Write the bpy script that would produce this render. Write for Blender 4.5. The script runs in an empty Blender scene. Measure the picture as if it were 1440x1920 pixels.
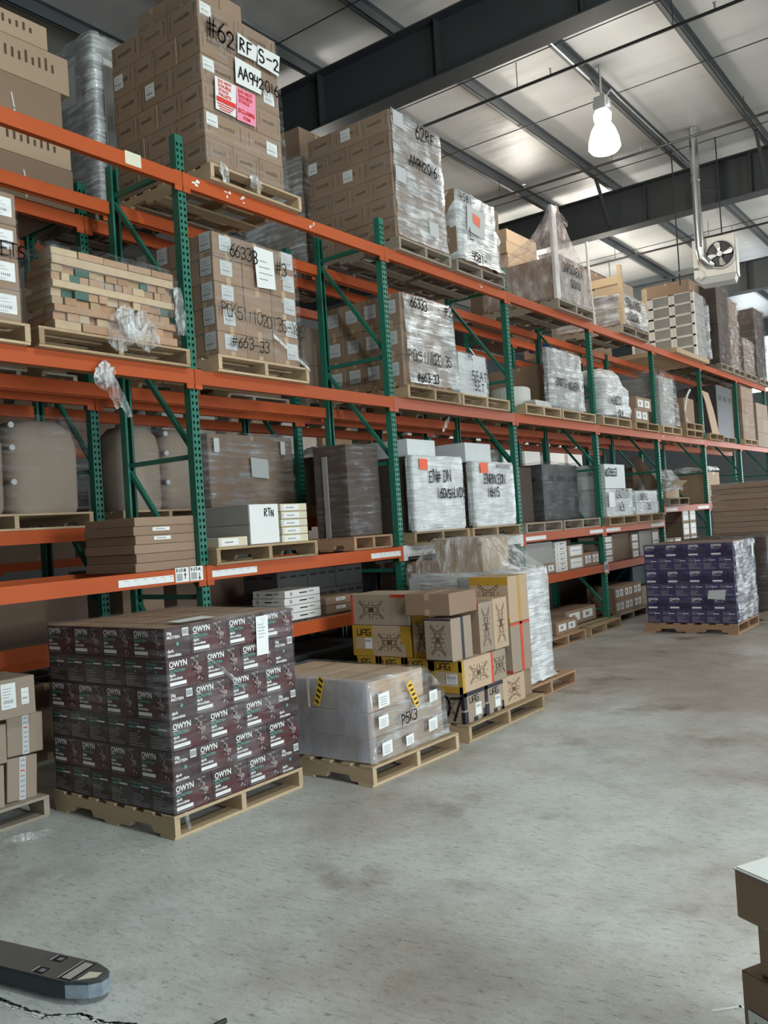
import bpy, bmesh, math, random
from mathutils import Matrix, Vector
random.seed(7)
SC = bpy.context.scene
COL = SC.collection
PI = math.pi

# ------------------------------------------------------------------ camera
cam = bpy.data.cameras.new('camera')
cam.sensor_fit = 'VERTICAL'; cam.sensor_height = 24.0
cam.lens = 1612.18 / 1920 * 24.0
cam.clip_start = 0.05; cam.clip_end = 200
cam_ob = bpy.data.objects.new('camera', cam); COL.objects.link(cam_ob)
RW = Matrix(((0.79837068, -0.06054637, -0.59911468),
             (0.59872176, -0.02645096, 0.8005202),
             (-0.06431575, -0.99781485, 0.01513276)))
M3 = RW @ Matrix(((1, 0, 0), (0, -1, 0), (0, 0, -1)))
if M3.determinant() < 0:
    M3 = RW @ Matrix(((1, 0, 0), (0, -1, 0), (0, 0, -1)))
cam_ob.matrix_world = Matrix.Translation((0, 0, 1.7)) @ M3.to_4x4()
SC.camera = cam_ob

# ------------------------------------------------------------------ look
vs = SC.view_settings
SC.display_settings.display_device = 'sRGB'
vs.view_transform = 'Standard'; vs.look = 'None'; vs.gamma = 1.0
vs.use_curve_mapping = False
vs.exposure = 0.0
SC.cycles.max_bounces = 8; SC.cycles.diffuse_bounces = 4; SC.cycles.glossy_bounces = 3
SC.cycles.transparent_max_bounces = 24; SC.cycles.transmission_bounces = 4
SC.cycles.sample_clamp_indirect = 3.0
SC.cycles.use_denoising = True
try: SC.cycles.denoiser = 'OPENIMAGEDENOISE'
except Exception: pass
SC.cycles.caustics_reflective = False; SC.cycles.caustics_refractive = False

# ------------------------------------------------------------------ sky
world = bpy.data.worlds.new('overcast_sky'); SC.world = world
world.use_nodes = True
world.node_tree.nodes['Background'].inputs[0].default_value = (0.82, 0.93, 1.0, 1)
world.node_tree.nodes['Background'].inputs[1].default_value = 1.3

def area_light(name, loc, direction, sx, sy, power, color, spread=PI):
    l = bpy.data.lights.new(name, 'AREA'); l.shape = 'RECTANGLE'
    l.size = sx; l.size_y = sy; l.energy = power; l.color = color; l.spread = spread
    o = bpy.data.objects.new(name, l); COL.objects.link(o)
    o.location = loc
    o.rotation_euler = Vector(direction).to_track_quat('-Z', 'Y').to_euler()
    return o

# area lights standing in for daylight through unseen dock doors of the right wall (x = 6)
DOORS = [(2.6, 3.6), (12.0, 3.2), (17.5, 3.4), (22.5, 3.4), (27.5, 3.4)]     # y centre, width
DOOR_POWER = [480, 60, 190, 280, 280]
DAY = (0.86, 0.95, 1.0)
for (dy, dw), pw in zip(DOORS, DOOR_POWER):
    area_light('dock_daylight', (5.9, dy, 1.9), (-1, 0, -0.30), dw, 3.6, pw, DAY, 2.5)
# the open door of the far wall, and the one at the end of the aisle behind the racks
area_light('far_daylight', (-1.5, 32.6, 2.6), (0, -1, 0), 4.5, 4.6, 420, DAY)
area_light('high_window_daylight', (-7.5, 32.7, 6.6), (0, -1, 0), 1.2, 1.9, 60, DAY)
# high-bay lamps : (x, y, watts); first is seen, the others added for their light
LAMPS = [(-4.62, 12.1, 120), (0.2, 3.2, 470), (1.6, 9.5, 70), (1.2, 16.0, 260), (-2.4, 21.5, 170), (-8.3, 10.0, 14), (-8.3, 17.0, 300), (-8.3, 21.5, 330)]

# ------------------------------------------------------------------ materials
MATS = {}
def newmat(name):
    m = bpy.data.materials.new(name); m.use_nodes = True
    MATS[name] = m
    return m, m.node_tree, m.node_tree.nodes['Principled BSDF']

def c3(c): return (c[0], c[1], c[2], 1)

def simple(name, col, rough=0.6, metal=0.0, var=0.12, scale=6.0, bump=0.0, bscale=40.0, spec=0.4, perobj=0.0, stretch=(1, 1, 1)):
    m, nt, b = newmat(name)
    n = nt.nodes; l = nt.links
    b.inputs['Roughness'].default_value = rough
    b.inputs['Metallic'].default_value = metal
    b.inputs['Specular IOR Level'].default_value = spec
    tc = n.new('ShaderNodeTexCoord'); mp = n.new('ShaderNodeMapping')
    mp.inputs['Scale'].default_value = stretch
    l.new(tc.outputs['Object'], mp.inputs['Vector'])
    nz = n.new('ShaderNodeTexNoise'); nz.inputs['Scale'].default_value = scale; nz.inputs['Detail'].default_value = 5
    l.new(mp.outputs[0], nz.inputs['Vector'])
    mx = n.new('ShaderNodeMix'); mx.data_type = 'RGBA'
    mx.inputs[6].default_value = c3([max(0, x * (1 - var)) for x in col])
    mx.inputs[7].default_value = c3([min(1, x * (1 + var)) for x in col])
    l.new(nz.outputs['Fac'], mx.inputs[0])
    out = mx.outputs[2]
    if perobj:
        oi = n.new('ShaderNodeObjectInfo'); hs = n.new('ShaderNodeHueSaturation')
        mr = n.new('ShaderNodeMapRange'); mr.inputs['To Min'].default_value = 1 - perobj; mr.inputs['To Max'].default_value = 1 + perobj
        l.new(oi.outputs['Random'], mr.inputs['Value']); l.new(mr.outputs[0], hs.inputs['Value'])
        l.new(out, hs.inputs['Color']); out = hs.outputs[0]
    l.new(out, b.inputs['Base Color'])
    if bump:
        n2 = n.new('ShaderNodeTexNoise'); n2.inputs['Scale'].default_value = bscale
        l.new(mp.outputs[0], n2.inputs['Vector'])
        bp = n.new('ShaderNodeBump'); bp.inputs['Strength'].default_value = bump; bp.inputs['Distance'].default_value = 0.01
        l.new(n2.outputs['Fac'], bp.inputs['Height']); l.new(bp.outputs[0], b.inputs['Normal'])
    return m

K = dict(rough=0.75, var=0.07, scale=3.0, perobj=0.10, spec=0.25)
simple('kraft', (0.30, 0.205, 0.14), **K)
simple('kraft_light', (0.47, 0.345, 0.235), **K)
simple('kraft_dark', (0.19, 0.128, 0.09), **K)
simple('kraft_grey', (0.34, 0.27, 0.205), **K)
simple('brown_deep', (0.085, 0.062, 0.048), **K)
simple('kraft_edge', (0.16, 0.10, 0.06), rough=0.8)
simple('kraft_tape', (0.46, 0.33, 0.20), rough=0.28, spec=0.5)
simple('board_grey', (0.33, 0.32, 0.30), rough=0.7, perobj=0.06)
simple('board_white', (0.72, 0.71, 0.68), rough=0.6, perobj=0.05)
simple('board_cream', (0.66, 0.60, 0.44), rough=0.6, perobj=0.05)
simple('carton_white', (0.62, 0.66, 0.66), rough=0.5, perobj=0.05)
simple('carton_charcoal', (0.06, 0.058, 0.058), rough=0.5, perobj=0.1)
simple('choc', (0.058, 0.033, 0.032), rough=0.42, var=0.2, perobj=0.12)
simple('choc_red', (0.085, 0.027, 0.028), rough=0.42, var=0.2)
simple('choc_chunk', (0.30, 0.26, 0.25), rough=0.5, var=0.3)
simple('choc_shadow', (0.022, 0.012, 0.012), rough=0.5)
simple('purple', (0.048, 0.034, 0.115), rough=0.45, var=0.15, perobj=0.1)
simple('purple_dark', (0.028, 0.02, 0.07), rough=0.45)
simple('ink_white', (0.80, 0.80, 0.78), rough=0.5, var=0.03)
simple('ink_teal', (0.10, 0.33, 0.27), rough=0.5)
simple('ink_grey', (0.30, 0.29, 0.29), rough=0.5)
simple('ink_black', (0.012, 0.011, 0.012), rough=0.55)
simple('ink_brown', (0.11, 0.065, 0.04), rough=0.7)
simple('ink_red', (0.72, 0.05, 0.04), rough=0.5)
simple('ink_orange', (0.85, 0.12, 0.04), rough=0.5)
simple('brand_yellow', (0.46, 0.27, 0.03), rough=0.5)
simple('brand_red', (0.60, 0.055, 0.025), rough=0.5)
simple('brand_black', (0.018, 0.02, 0.028), rough=0.4)
simple('tape_yellow', (0.80, 0.50, 0.05), rough=0.35)
simple('paper', (0.78, 0.80, 0.78), rough=0.6, var=0.03)
simple('paper_grey', (0.55, 0.57, 0.57), rough=0.6, var=0.03)
simple('paper_pink', (0.85, 0.30, 0.42), rough=0.6, var=0.03)
simple('paper_cream', (0.68, 0.66, 0.50), rough=0.6, var=0.03)
simple('wood', (0.37, 0.265, 0.155), rough=0.8, var=0.25, scale=3, perobj=0.18, stretch=(1, 6, 6), bump=0.3, bscale=30)
simple('wood_pale', (0.50, 0.375, 0.235), rough=0.75, var=0.15, scale=3, perobj=0.12, stretch=(1, 6, 6))
simple('wood_grey', (0.33, 0.28, 0.22), rough=0.85, var=0.3, scale=3, perobj=0.15, stretch=(1, 6, 6))
simple('wood_red', (0.40, 0.24, 0.14), rough=0.8, var=0.2, scale=3, perobj=0.18, stretch=(1, 6, 6))
simple('wood_paint_green', (0.06, 0.13, 0.10), rough=0.7)
simple('white_frame', (0.84, 0.82, 0.76), rough=0.6)
simple('orange', (0.45, 0.085, 0.022), spec=0.25, rough=0.5, var=0.10, scale=2.0, perobj=0.10)
simple('orange_faded', (0.42, 0.105, 0.05), rough=0.55, var=0.12, scale=2.0)
simple('beam_white', (0.62, 0.64, 0.62), rough=0.45, var=0.06)
simple('green', (0.02, 0.155, 0.105), rough=0.40, var=0.15, scale=4, perobj=0.08)
simple('green_hole', (0.004, 0.016, 0.012), rough=0.8)
simple('steel_dark', (0.045, 0.052, 0.054), rough=0.55, var=0.15, scale=2)
simple('purlin_grey', (0.095, 0.105, 0.108), rough=0.5, var=0.1, scale=2)
simple('pipe_black', (0.03, 0.033, 0.034), rough=0.45)
simple('galvanised', (0.62, 0.64, 0.64), rough=0.22, metal=0.95, var=0.12, scale=8)
simple('conduit', (0.50, 0.52, 0.52), rough=0.35, metal=0.7)
simple('heater_white', (0.80, 0.77, 0.70), rough=0.4, var=0.04)
simple('heater_grey', (0.56, 0.57, 0.54), rough=0.4, var=0.04)
simple('fan_dark', (0.03, 0.03, 0.03), rough=0.35)
simple('fan_blade', (0.62, 0.60, 0.57), rough=0.3, metal=0.6)
simple('jack_black', (0.035, 0.045, 0.048), rough=0.42, var=0.3, scale=8, bump=0.15, bscale=60)
simple('jack_worn', (0.30, 0.36, 0.42), rough=0.35, metal=0.5, var=0.4, scale=30)
simple('jack_top', (0.10, 0.105, 0.10), rough=0.35, var=0.3, scale=10)
simple('roller', (0.42, 0.41, 0.38), rough=0.5)
simple('blue_plastic', (0.03, 0.07, 0.45), rough=0.4)
simple('teal_bin', (0.012, 0.06, 0.085), rough=0.5)
simple('foam_white', (0.66, 0.66, 0.60), rough=0.7)
simple('crack_dark', (0.05, 0.06, 0.06), rough=0.9)
simple('crack_light', (0.72, 0.76, 0.73), rough=0.8)
simple('wall_sheet', (0.10, 0.115, 0.125), rough=0.6, var=0.06, scale=1.5)

def emit(name, col, s):
    m, nt, b = newmat(name)
    b.inputs['Base Color'].default_value = c3(col)
    b.inputs['Emission Color'].default_value = c3(col); b.inputs['Emission Strength'].default_value = s
    return m
emit('lamp_glow', (1.0, 0.96, 0.90), 22.0)
emit('lamp_neck_glow', (1.0, 0.97, 0.92), 6.0)

def concrete():
    m, nt, b = newmat('concrete'); n = nt.nodes; l = nt.links
    tc = n.new('ShaderNodeTexCoord')
    def noise(s, d=6, r=0.6, st=None):
        z = n.new('ShaderNodeTexNoise'); z.inputs['Scale'].default_value = s; z.inputs['Detail'].default_value = d
        z.inputs['Roughness'].default_value = r
        if st:
            mp = n.new('ShaderNodeMapping'); mp.inputs['Scale'].default_value = st[0]; mp.inputs['Rotation'].default_value = st[1]
            l.new(tc.outputs['Object'], mp.inputs[0]); l.new(mp.outputs[0], z.inputs['Vector'])
        else: l.new(tc.outputs['Object'], z.inputs['Vector'])
        return z
    def ramp(src, p):
        r = n.new('ShaderNodeValToRGB'); e = r.color_ramp.elements
        e[0].position, e[0].color = p[0][0], c3(p[0][1]); e[1].position, e[1].color = p[-1][0], c3(p[-1][1])
        for q in p[1:-1]:
            k = e.new(q[0]); k.color = c3(q[1])
        l.new(src.outputs['Fac'], r.inputs[0]); return r
    # pale slab near the camera; brown farther off, part dust, part painted-in light colour, with a ragged border
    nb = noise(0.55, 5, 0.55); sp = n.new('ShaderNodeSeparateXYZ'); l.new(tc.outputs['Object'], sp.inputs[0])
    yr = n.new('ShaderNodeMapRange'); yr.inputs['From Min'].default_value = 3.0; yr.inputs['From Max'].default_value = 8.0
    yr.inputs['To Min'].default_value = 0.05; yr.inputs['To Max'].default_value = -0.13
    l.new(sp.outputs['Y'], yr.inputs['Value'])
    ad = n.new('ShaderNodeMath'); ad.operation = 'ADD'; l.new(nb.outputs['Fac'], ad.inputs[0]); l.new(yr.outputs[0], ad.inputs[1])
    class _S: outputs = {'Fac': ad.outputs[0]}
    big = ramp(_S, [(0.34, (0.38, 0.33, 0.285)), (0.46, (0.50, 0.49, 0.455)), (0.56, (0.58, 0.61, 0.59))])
    mid = ramp(noise(3.0, 8, 0.72), [(0.30, (0.78, 0.77, 0.76)), (0.55, (1, 1, 1)), (0.75, (1.1, 1.1, 1.1))])
    scr = ramp(noise(13.0, 12, 0.85, ((1.0, 3.0, 1.0), (0, 0, -0.6))), [(0.38, (0.40, 0.40, 0.40)), (0.465, (1, 1, 1)), (0.7, (1.06, 1.06, 1.06))])
    blot = ramp(noise(1.3, 4, 0.6), [(0.32, (0.66, 0.61, 0.57)), (0.42, (1, 1, 1)), (0.7, (1.0, 1.02, 1.02))])
    fine = ramp(noise(70, 6, 0.75), [(0.28, (0.82, 0.82, 0.82)), (0.5, (1, 1, 1)), (0.72, (1.10, 1.10, 1.10))])
    cur = big.outputs[0]
    for t in (mid, scr, fine, blot):
        mx = n.new('ShaderNodeMix'); mx.data_type = 'RGBA'; mx.blend_type = 'MULTIPLY'; mx.inputs[0].default_value = 1.0
        l.new(cur, mx.inputs[6]); l.new(t.outputs[0], mx.inputs[7]); cur = mx.outputs[2]
    l.new(cur, b.inputs['Base Color'])
    b.inputs['Roughness'].default_value = 0.42; b.inputs['Specular IOR Level'].default_value = 0.45
    bp = n.new('ShaderNodeBump'); bp.inputs['Strength'].default_value = 0.25; bp.inputs['Distance'].default_value = 0.01
    l.new(noise(14, 8, 0.75).outputs['Fac'], bp.inputs['Height']); l.new(bp.outputs[0], b.inputs['Normal'])
concrete()

def roof_sheet():
    m, nt, b = newmat('roof_insulation'); n = nt.nodes; l = nt.links
    tc = n.new('ShaderNodeTexCoord')
    mp = n.new('ShaderNodeMapping'); mp.inputs['Scale'].default_value = (0.5, 1.6, 1)
    l.new(tc.outputs['Object'], mp.inputs[0])
    z = n.new('ShaderNodeTexNoise'); z.inputs['Scale'].default_value = 1.6; z.inputs['Detail'].default_value = 3
    l.new(mp.outputs[0], z.inputs['Vector'])
    mx = n.new('ShaderNodeMix'); mx.data_type = 'RGBA'
    mx.inputs[6].default_value = (0.42, 0.43, 0.42, 1); mx.inputs[7].default_value = (0.53, 0.53, 0.51, 1)
    l.new(z.outputs['Fac'], mx.inputs[0]); l.new(mx.outputs[2], b.inputs['Base Color'])
    b.inputs['Roughness'].default_value = 0.42; b.inputs['Specular IOR Level'].default_value = 0.35
    bp = n.new('ShaderNodeBump'); bp.inputs['Strength'].default_value = 0.4; bp.inputs['Distance'].default_value = 0.05
    l.new(z.outputs['Fac'], bp.inputs['Height']); l.new(bp.outputs[0], b.inputs['Normal'])
roof_sheet()

def film(name, lo, hi, col=(0.64, 0.68, 0.70), rough=0.14, sc=(1.6, 1.6, 17), bump=0.8, patch=0.35):
    """stretch film: clear, with milky folds and a wrinkled gloss"""
    m, nt, b = newmat(name); n = nt.nodes; l = nt.links
    b.inputs['Base Color'].default_value = c3(col); b.inputs['Roughness'].default_value = rough
    b.inputs['Specular IOR Level'].default_value = 0.9
    tc = n.new('ShaderNodeTexCoord'); mp = n.new('ShaderNodeMapping'); mp.inputs['Scale'].default_value = sc
    mp.inputs['Rotation'].default_value = (0.12, 0.15, 0)
    l.new(tc.outputs['Object'], mp.inputs[0])
    z = n.new('ShaderNodeTexNoise'); z.inputs['Scale'].default_value = 1.5; z.inputs['Detail'].default_value = 6; z.inputs['Roughness'].default_value = 0.65
    l.new(mp.outputs[0], z.inputs['Vector'])
    z2 = n.new('ShaderNodeTexNoise'); z2.inputs['Scale'].default_value = 3.2; z2.inputs['Detail'].default_value = 3; z2.inputs['Distortion'].default_value = 0.35
    l.new(mp.outputs[0], z2.inputs['Vector'])
    mr = n.new('ShaderNodeMapRange'); mr.inputs['From Min'].default_value = 0.44; mr.inputs['From Max'].default_value = 0.62
    mr.inputs['To Min'].default_value = lo; mr.inputs['To Max'].default_value = hi
    l.new(z.outputs['Fac'], mr.inputs['Value'])
    z3 = n.new('ShaderNodeTexNoise'); z3.inputs['Scale'].default_value = 5.0; z3.inputs['Detail'].default_value = 4
    l.new(tc.outputs['Object'], z3.inputs['Vector'])
    m3 = n.new('ShaderNodeMapRange'); m3.inputs['From Min'].default_value = 0.40; m3.inputs['From Max'].default_value = 0.62
    m3.inputs['To Min'].default_value = patch; m3.inputs['To Max'].default_value = 1.25
    l.new(z3.outputs['Fac'], m3.inputs['Value'])
    mm = n.new('ShaderNodeMath'); mm.operation = 'MULTIPLY'; mm.use_clamp = True
    l.new(mr.outputs[0], mm.inputs[0]); l.new(m3.outputs[0], mm.inputs[1])
    bp = n.new('ShaderNodeBump'); bp.inputs['Strength'].default_value = bump; bp.inputs['Distance'].default_value = 0.02
    l.new(z2.outputs['Fac'], bp.inputs['Height']); l.new(bp.outputs[0], b.inputs['Normal'])
    tr = n.new('ShaderNodeBsdfTransparent'); ms = n.new('ShaderNodeMixShader')
    l.new(mm.outputs[0], ms.inputs[0]); l.new(tr.outputs[0], ms.inputs[1]); l.new(b.outputs[0], ms.inputs[2])
    l.new(ms.outputs[0], n['Material Output'].inputs['Surface'])
film('film_thin', 0.02, 0.16)
film('film_clear', 0.01, 0.09, bump=0.5)
film('film_mid', 0.10, 0.50)
film('film_heavy', 0.36, 0.9, col=(0.72, 0.75, 0.76), patch=0.55)
film('film_blue', 0.34, 0.52, col=(0.50, 0.52, 0.60), sc=(3, 3, 1.2), patch=0.85, bump=0.15)
film('film_tent', 0.12, 0.85, col=(0.80, 0.81, 0.80), sc=(9, 9, 2), patch=0.5)
film('film_silver', 0.60, 1.0, col=(0.78, 0.82, 0.83), patch=0.85)
film('film_dark', 0.15, 0.50, col=(0.20, 0.20, 0.21))
film('film_fold', 0.25, 0.9, col=(0.75, 0.76, 0.75), sc=(18, 18, 5))
film('film_pink', 0.22, 0.62, col=(0.85, 0.74, 0.71), sc=(6, 6, 2))

# ------------------------------------------------------------------ mesh helpers
class MB:
    def __init__(s): s.v = []; s.f = []; s.m = []; s.mats = []
    def mi(s, mat):
        if mat not in s.mats: s.mats.append(mat)
        return s.mats.index(mat)
    def poly(s, pts, mat):
        i = len(s.v); s.v += [tuple(p) for p in pts]; s.f.append(tuple(range(i, i + len(pts)))); s.m.append(s.mi(mat))
    def hull(s, P, faces, mat):
        i = len(s.v); s.v += [tuple(p) for p in P]; k = s.mi(mat)
        for f in faces: s.f.append(tuple(i + q for q in f)); s.m.append(k)
    def box(s, x0, x1, y0, y1, z0, z1, mat, bev=0.0, rot=0.0, top=None):
        cx, cy = (x0 + x1) / 2, (y0 + y1) / 2; c, sn = math.cos(rot), math.sin(rot)
        def R(x, y, z): return (cx + (x - cx) * c - (y - cy) * sn, cy + (x - cx) * sn + (y - cy) * c, z)
        if bev <= 0:
            P = [R(x, y, z) for z in (z0, z1) for (x, y) in ((x0, y0), (x1, y0), (x1, y1), (x0, y1))]
            s.hull(P, [(3, 2, 1, 0), (4, 5, 6, 7), (0, 1, 5, 4), (1, 2, 6, 5), (2, 3, 7, 6), (3, 0, 4, 7)], mat)
        else:
            b = min(bev, (x1 - x0) * .45, (y1 - y0) * .45, (z1 - z0) * .45)
            P = []; F = []
            # 24 vertices, chamfered box
            idx = {}
            for ix, X in ((0, x0), (1, x1)):
                for iy, Y in ((0, y0), (1, y1)):
                    for iz, Z in ((0, z0), (1, z1)):
                        sx = b if ix == 0 else -b; sy = b if iy == 0 else -b; sz = b if iz == 0 else -b
                        idx[ix, iy, iz, 0] = len(P); P.append(R(X, Y + sy, Z + sz))
                        idx[ix, iy, iz, 1] = len(P); P.append(R(X + sx, Y, Z + sz))
                        idx[ix, iy, iz, 2] = len(P); P.append(R(X + sx, Y + sy, Z))
            g = lambda a, b_, c_, k: idx[a, b_, c_, k]
            F += [(g(0,0,0,0), g(0,0,1,0), g(0,1,1,0), g(0,1,0,0)), (g(1,0,0,0), g(1,1,0,0), g(1,1,1,0), g(1,0,1,0)),
                  (g(0,0,0,1), g(1,0,0,1), g(1,0,1,1), g(0,0,1,1)), (g(0,1,0,1), g(0,1,1,1), g(1,1,1,1), g(1,1,0,1)),
                  (g(0,0,0,2), g(0,1,0,2), g(1,1,0,2), g(1,0,0,2)), (g(0,0,1,2), g(1,0,1,2), g(1,1,1,2), g(0,1,1,2))]
            for a in (0, 1):
                for b_ in (0, 1):
                    F.append((g(a,b_,0,0), g(a,b_,1,0), g(a,b_,1,1), g(a,b_,0,1)))
                    F.append((g(a,0,b_,0), g(a,1,b_,0), g(a,1,b_,2), g(a,0,b_,2)))
                    F.append((g(0,a,b_,1), g(1,a,b_,1), g(1,a,b_,2), g(0,a,b_,2)))
                    for c_ in (0, 1): F.append((g(a,b_,c_,0), g(a,b_,c_,1), g(a,b_,c_,2)))
            s.hull(P, F, mat)
    def tube(s, pts, r, mat, n=8, cap=True):
        """round tube along a polyline"""
        pts = [Vector(p) for p in pts]; rings = []; k = s.mi(mat)
        for i, p in enumerate(pts):
            d = (pts[min(i + 1, len(pts) - 1)] - pts[max(i - 1, 0)]).normalized()
            a = d.cross(Vector((0, 0, 1)))
            if a.length < 0.05: a = d.cross(Vector((1, 0, 0)))
            a.normalize(); b = d.cross(a)
            rr = r[i] if isinstance(r, (list, tuple)) else r
            i0 = len(s.v); rings.append(i0)
            for j in range(n):
                t = 2 * PI * j / n; s.v.append(tuple(p + a * math.cos(t) * rr + b * math.sin(t) * rr))
        for A, B in zip(rings, rings[1:]):
            for j in range(n):
                s.f.append((A + j, A + (j + 1) % n, B + (j + 1) % n, B + j)); s.m.append(k)
        if cap:
            s.f.append(tuple(rings[0] + j for j in range(n))[::-1]); s.m.append(k)
            s.f.append(tuple(rings[-1] + j for j in range(n))); s.m.append(k)
    def bar(s, p0, p1, w, h, mat):
        """rectangular bar between two points"""
        p0, p1 = Vector(p0), Vector(p1); d = (p1 - p0).normalized()
        a = d.cross(Vector((0, 0, 1)))
        if a.length < 0.05: a = Vector((1, 0, 0))
        a.normalize(); b = a.cross(d).normalized()
        P = [p + a * sx * w / 2 + b * sy * h / 2 for p in (p0, p1) for sx, sy in ((-1, -1), (1, -1), (1, 1), (-1, 1))]
        s.hull(P, [(3, 2, 1, 0), (4, 5, 6, 7), (0, 1, 5, 4), (1, 2, 6, 5), (2, 3, 7, 6), (3, 0, 4, 7)], mat)
    def lathe(s, c, prof, mat, n=20):
        k = s.mi(mat); rings = []
        for (r, z) in prof:
            rings.append(len(s.v))
            for j in range(n):
                t = 2 * PI * j / n; s.v.append((c[0] + r * math.cos(t), c[1] + r * math.sin(t), c[2] + z))
        for A, B in zip(rings, rings[1:]):
            for j in range(n): s.f.append((A + j, A + (j + 1) % n, B + (j + 1) % n, B + j)); s.m.append(k)
    # printing on a face frame  fr = (origin, U, V, N)
    def q(s, fr, u0, v0, u1, v1, mat, lift=1):
        O, U, V, N = fr; e = N * 0.0012 * lift
        s.poly([O + U * u0 + V * v0 + e, O + U * u1 + V * v0 + e, O + U * u1 + V * v1 + e, O + U * u0 + V * v1 + e], mat)
    def ppoly(s, fr, pts, mat, lift=1):
        O, U, V, N = fr; e = N * 0.0012 * lift
        s.poly([O + U * a + V * b + e for a, b in pts], mat)
    def stroke(s, fr, pts, w, mat, lift=2):
        for (a, b), (c, d) in zip(pts, pts[1:]):
            L = math.hypot(c - a, d - b)
            if L < 1e-6: continue
            px, py = -(d - b) / L * w / 2, (c - a) / L * w / 2; ex, ey = (c - a) / L * w * .35, (d - b) / L * w * .35
            s.ppoly(fr, [(a - ex - px, b - ey - py), (c + ex - px, d + ey - py), (c + ex + px, d + ey + py), (a - ex + px, b - ey + py)], mat, lift)
    def text(s, fr, txt, u, v, size, mat, lift=2, sx=1.0):
        vs_, fs_ = text_mesh(txt); O, U, V, N = fr; e = N * 0.0012 * lift
        s.hull([O + U * (u + p[0] * size * sx) + V * (v + p[1] * size) + e for p in vs_], fs_, mat)
    def hand(s, fr, txt, u, v, h, mat='ink_black', w=None, lift=2, slope=0.0, gap=0.30, jit=0.06, seed=0):
        rn = random.Random(hash(txt) % 1000 + seed if False else len(txt) * 7 + seed)
        w = (w or h * 0.09) * 1.35; x = u
        for ch in txt:
            if ch == ' ': x += h * 0.5; continue
            g = GLYPH.get(ch)
            if not g: continue
            jx, jy, sc, lean = rn.uniform(-jit, jit) * h, rn.uniform(-jit, jit) * h, rn.uniform(0.88, 1.12), rn.uniform(-0.05, 0.18)
            for st in g:
                s.stroke(fr, [(x + jx + (a + b * lean) * h * 0.62 * sc, v + jy + (x - u) * slope + b * h * sc) for a, b in st], w, mat, lift)
            x += h * (0.62 + gap * 0.62)
        return x
    def mesh(s, name):
        me = bpy.data.meshes.new(name); me.from_pydata([tuple(p) for p in s.v], [], s.f)
        for m in s.mats: me.materials.append(MATS[m])
        me.polygons.foreach_set('material_index', s.m); me.update()
        return me
    def build(s, name, parent=None, loc=None, rotz=0.0, **kw):
        return put(name, s.mesh(name), parent, loc, rotz, **kw)

_tc = {}
def text_mesh(txt):
    if txt not in _tc:
        cu = bpy.data.curves.new('lettering', 'FONT'); cu.body = txt; cu.resolution_u = 2; cu.offset = 0.028
        ob = bpy.data.objects.new('lettering', cu); COL.objects.link(ob)
        bpy.context.view_layer.update()
        me = ob.to_mesh()
        _tc[txt] = ([tuple(v.co) for v in me.vertices], [tuple(p.vertices) for p in me.polygons])
        ob.to_mesh_clear(); bpy.data.objects.remove(ob); bpy.data.curves.remove(cu)
    return _tc[txt]

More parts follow.
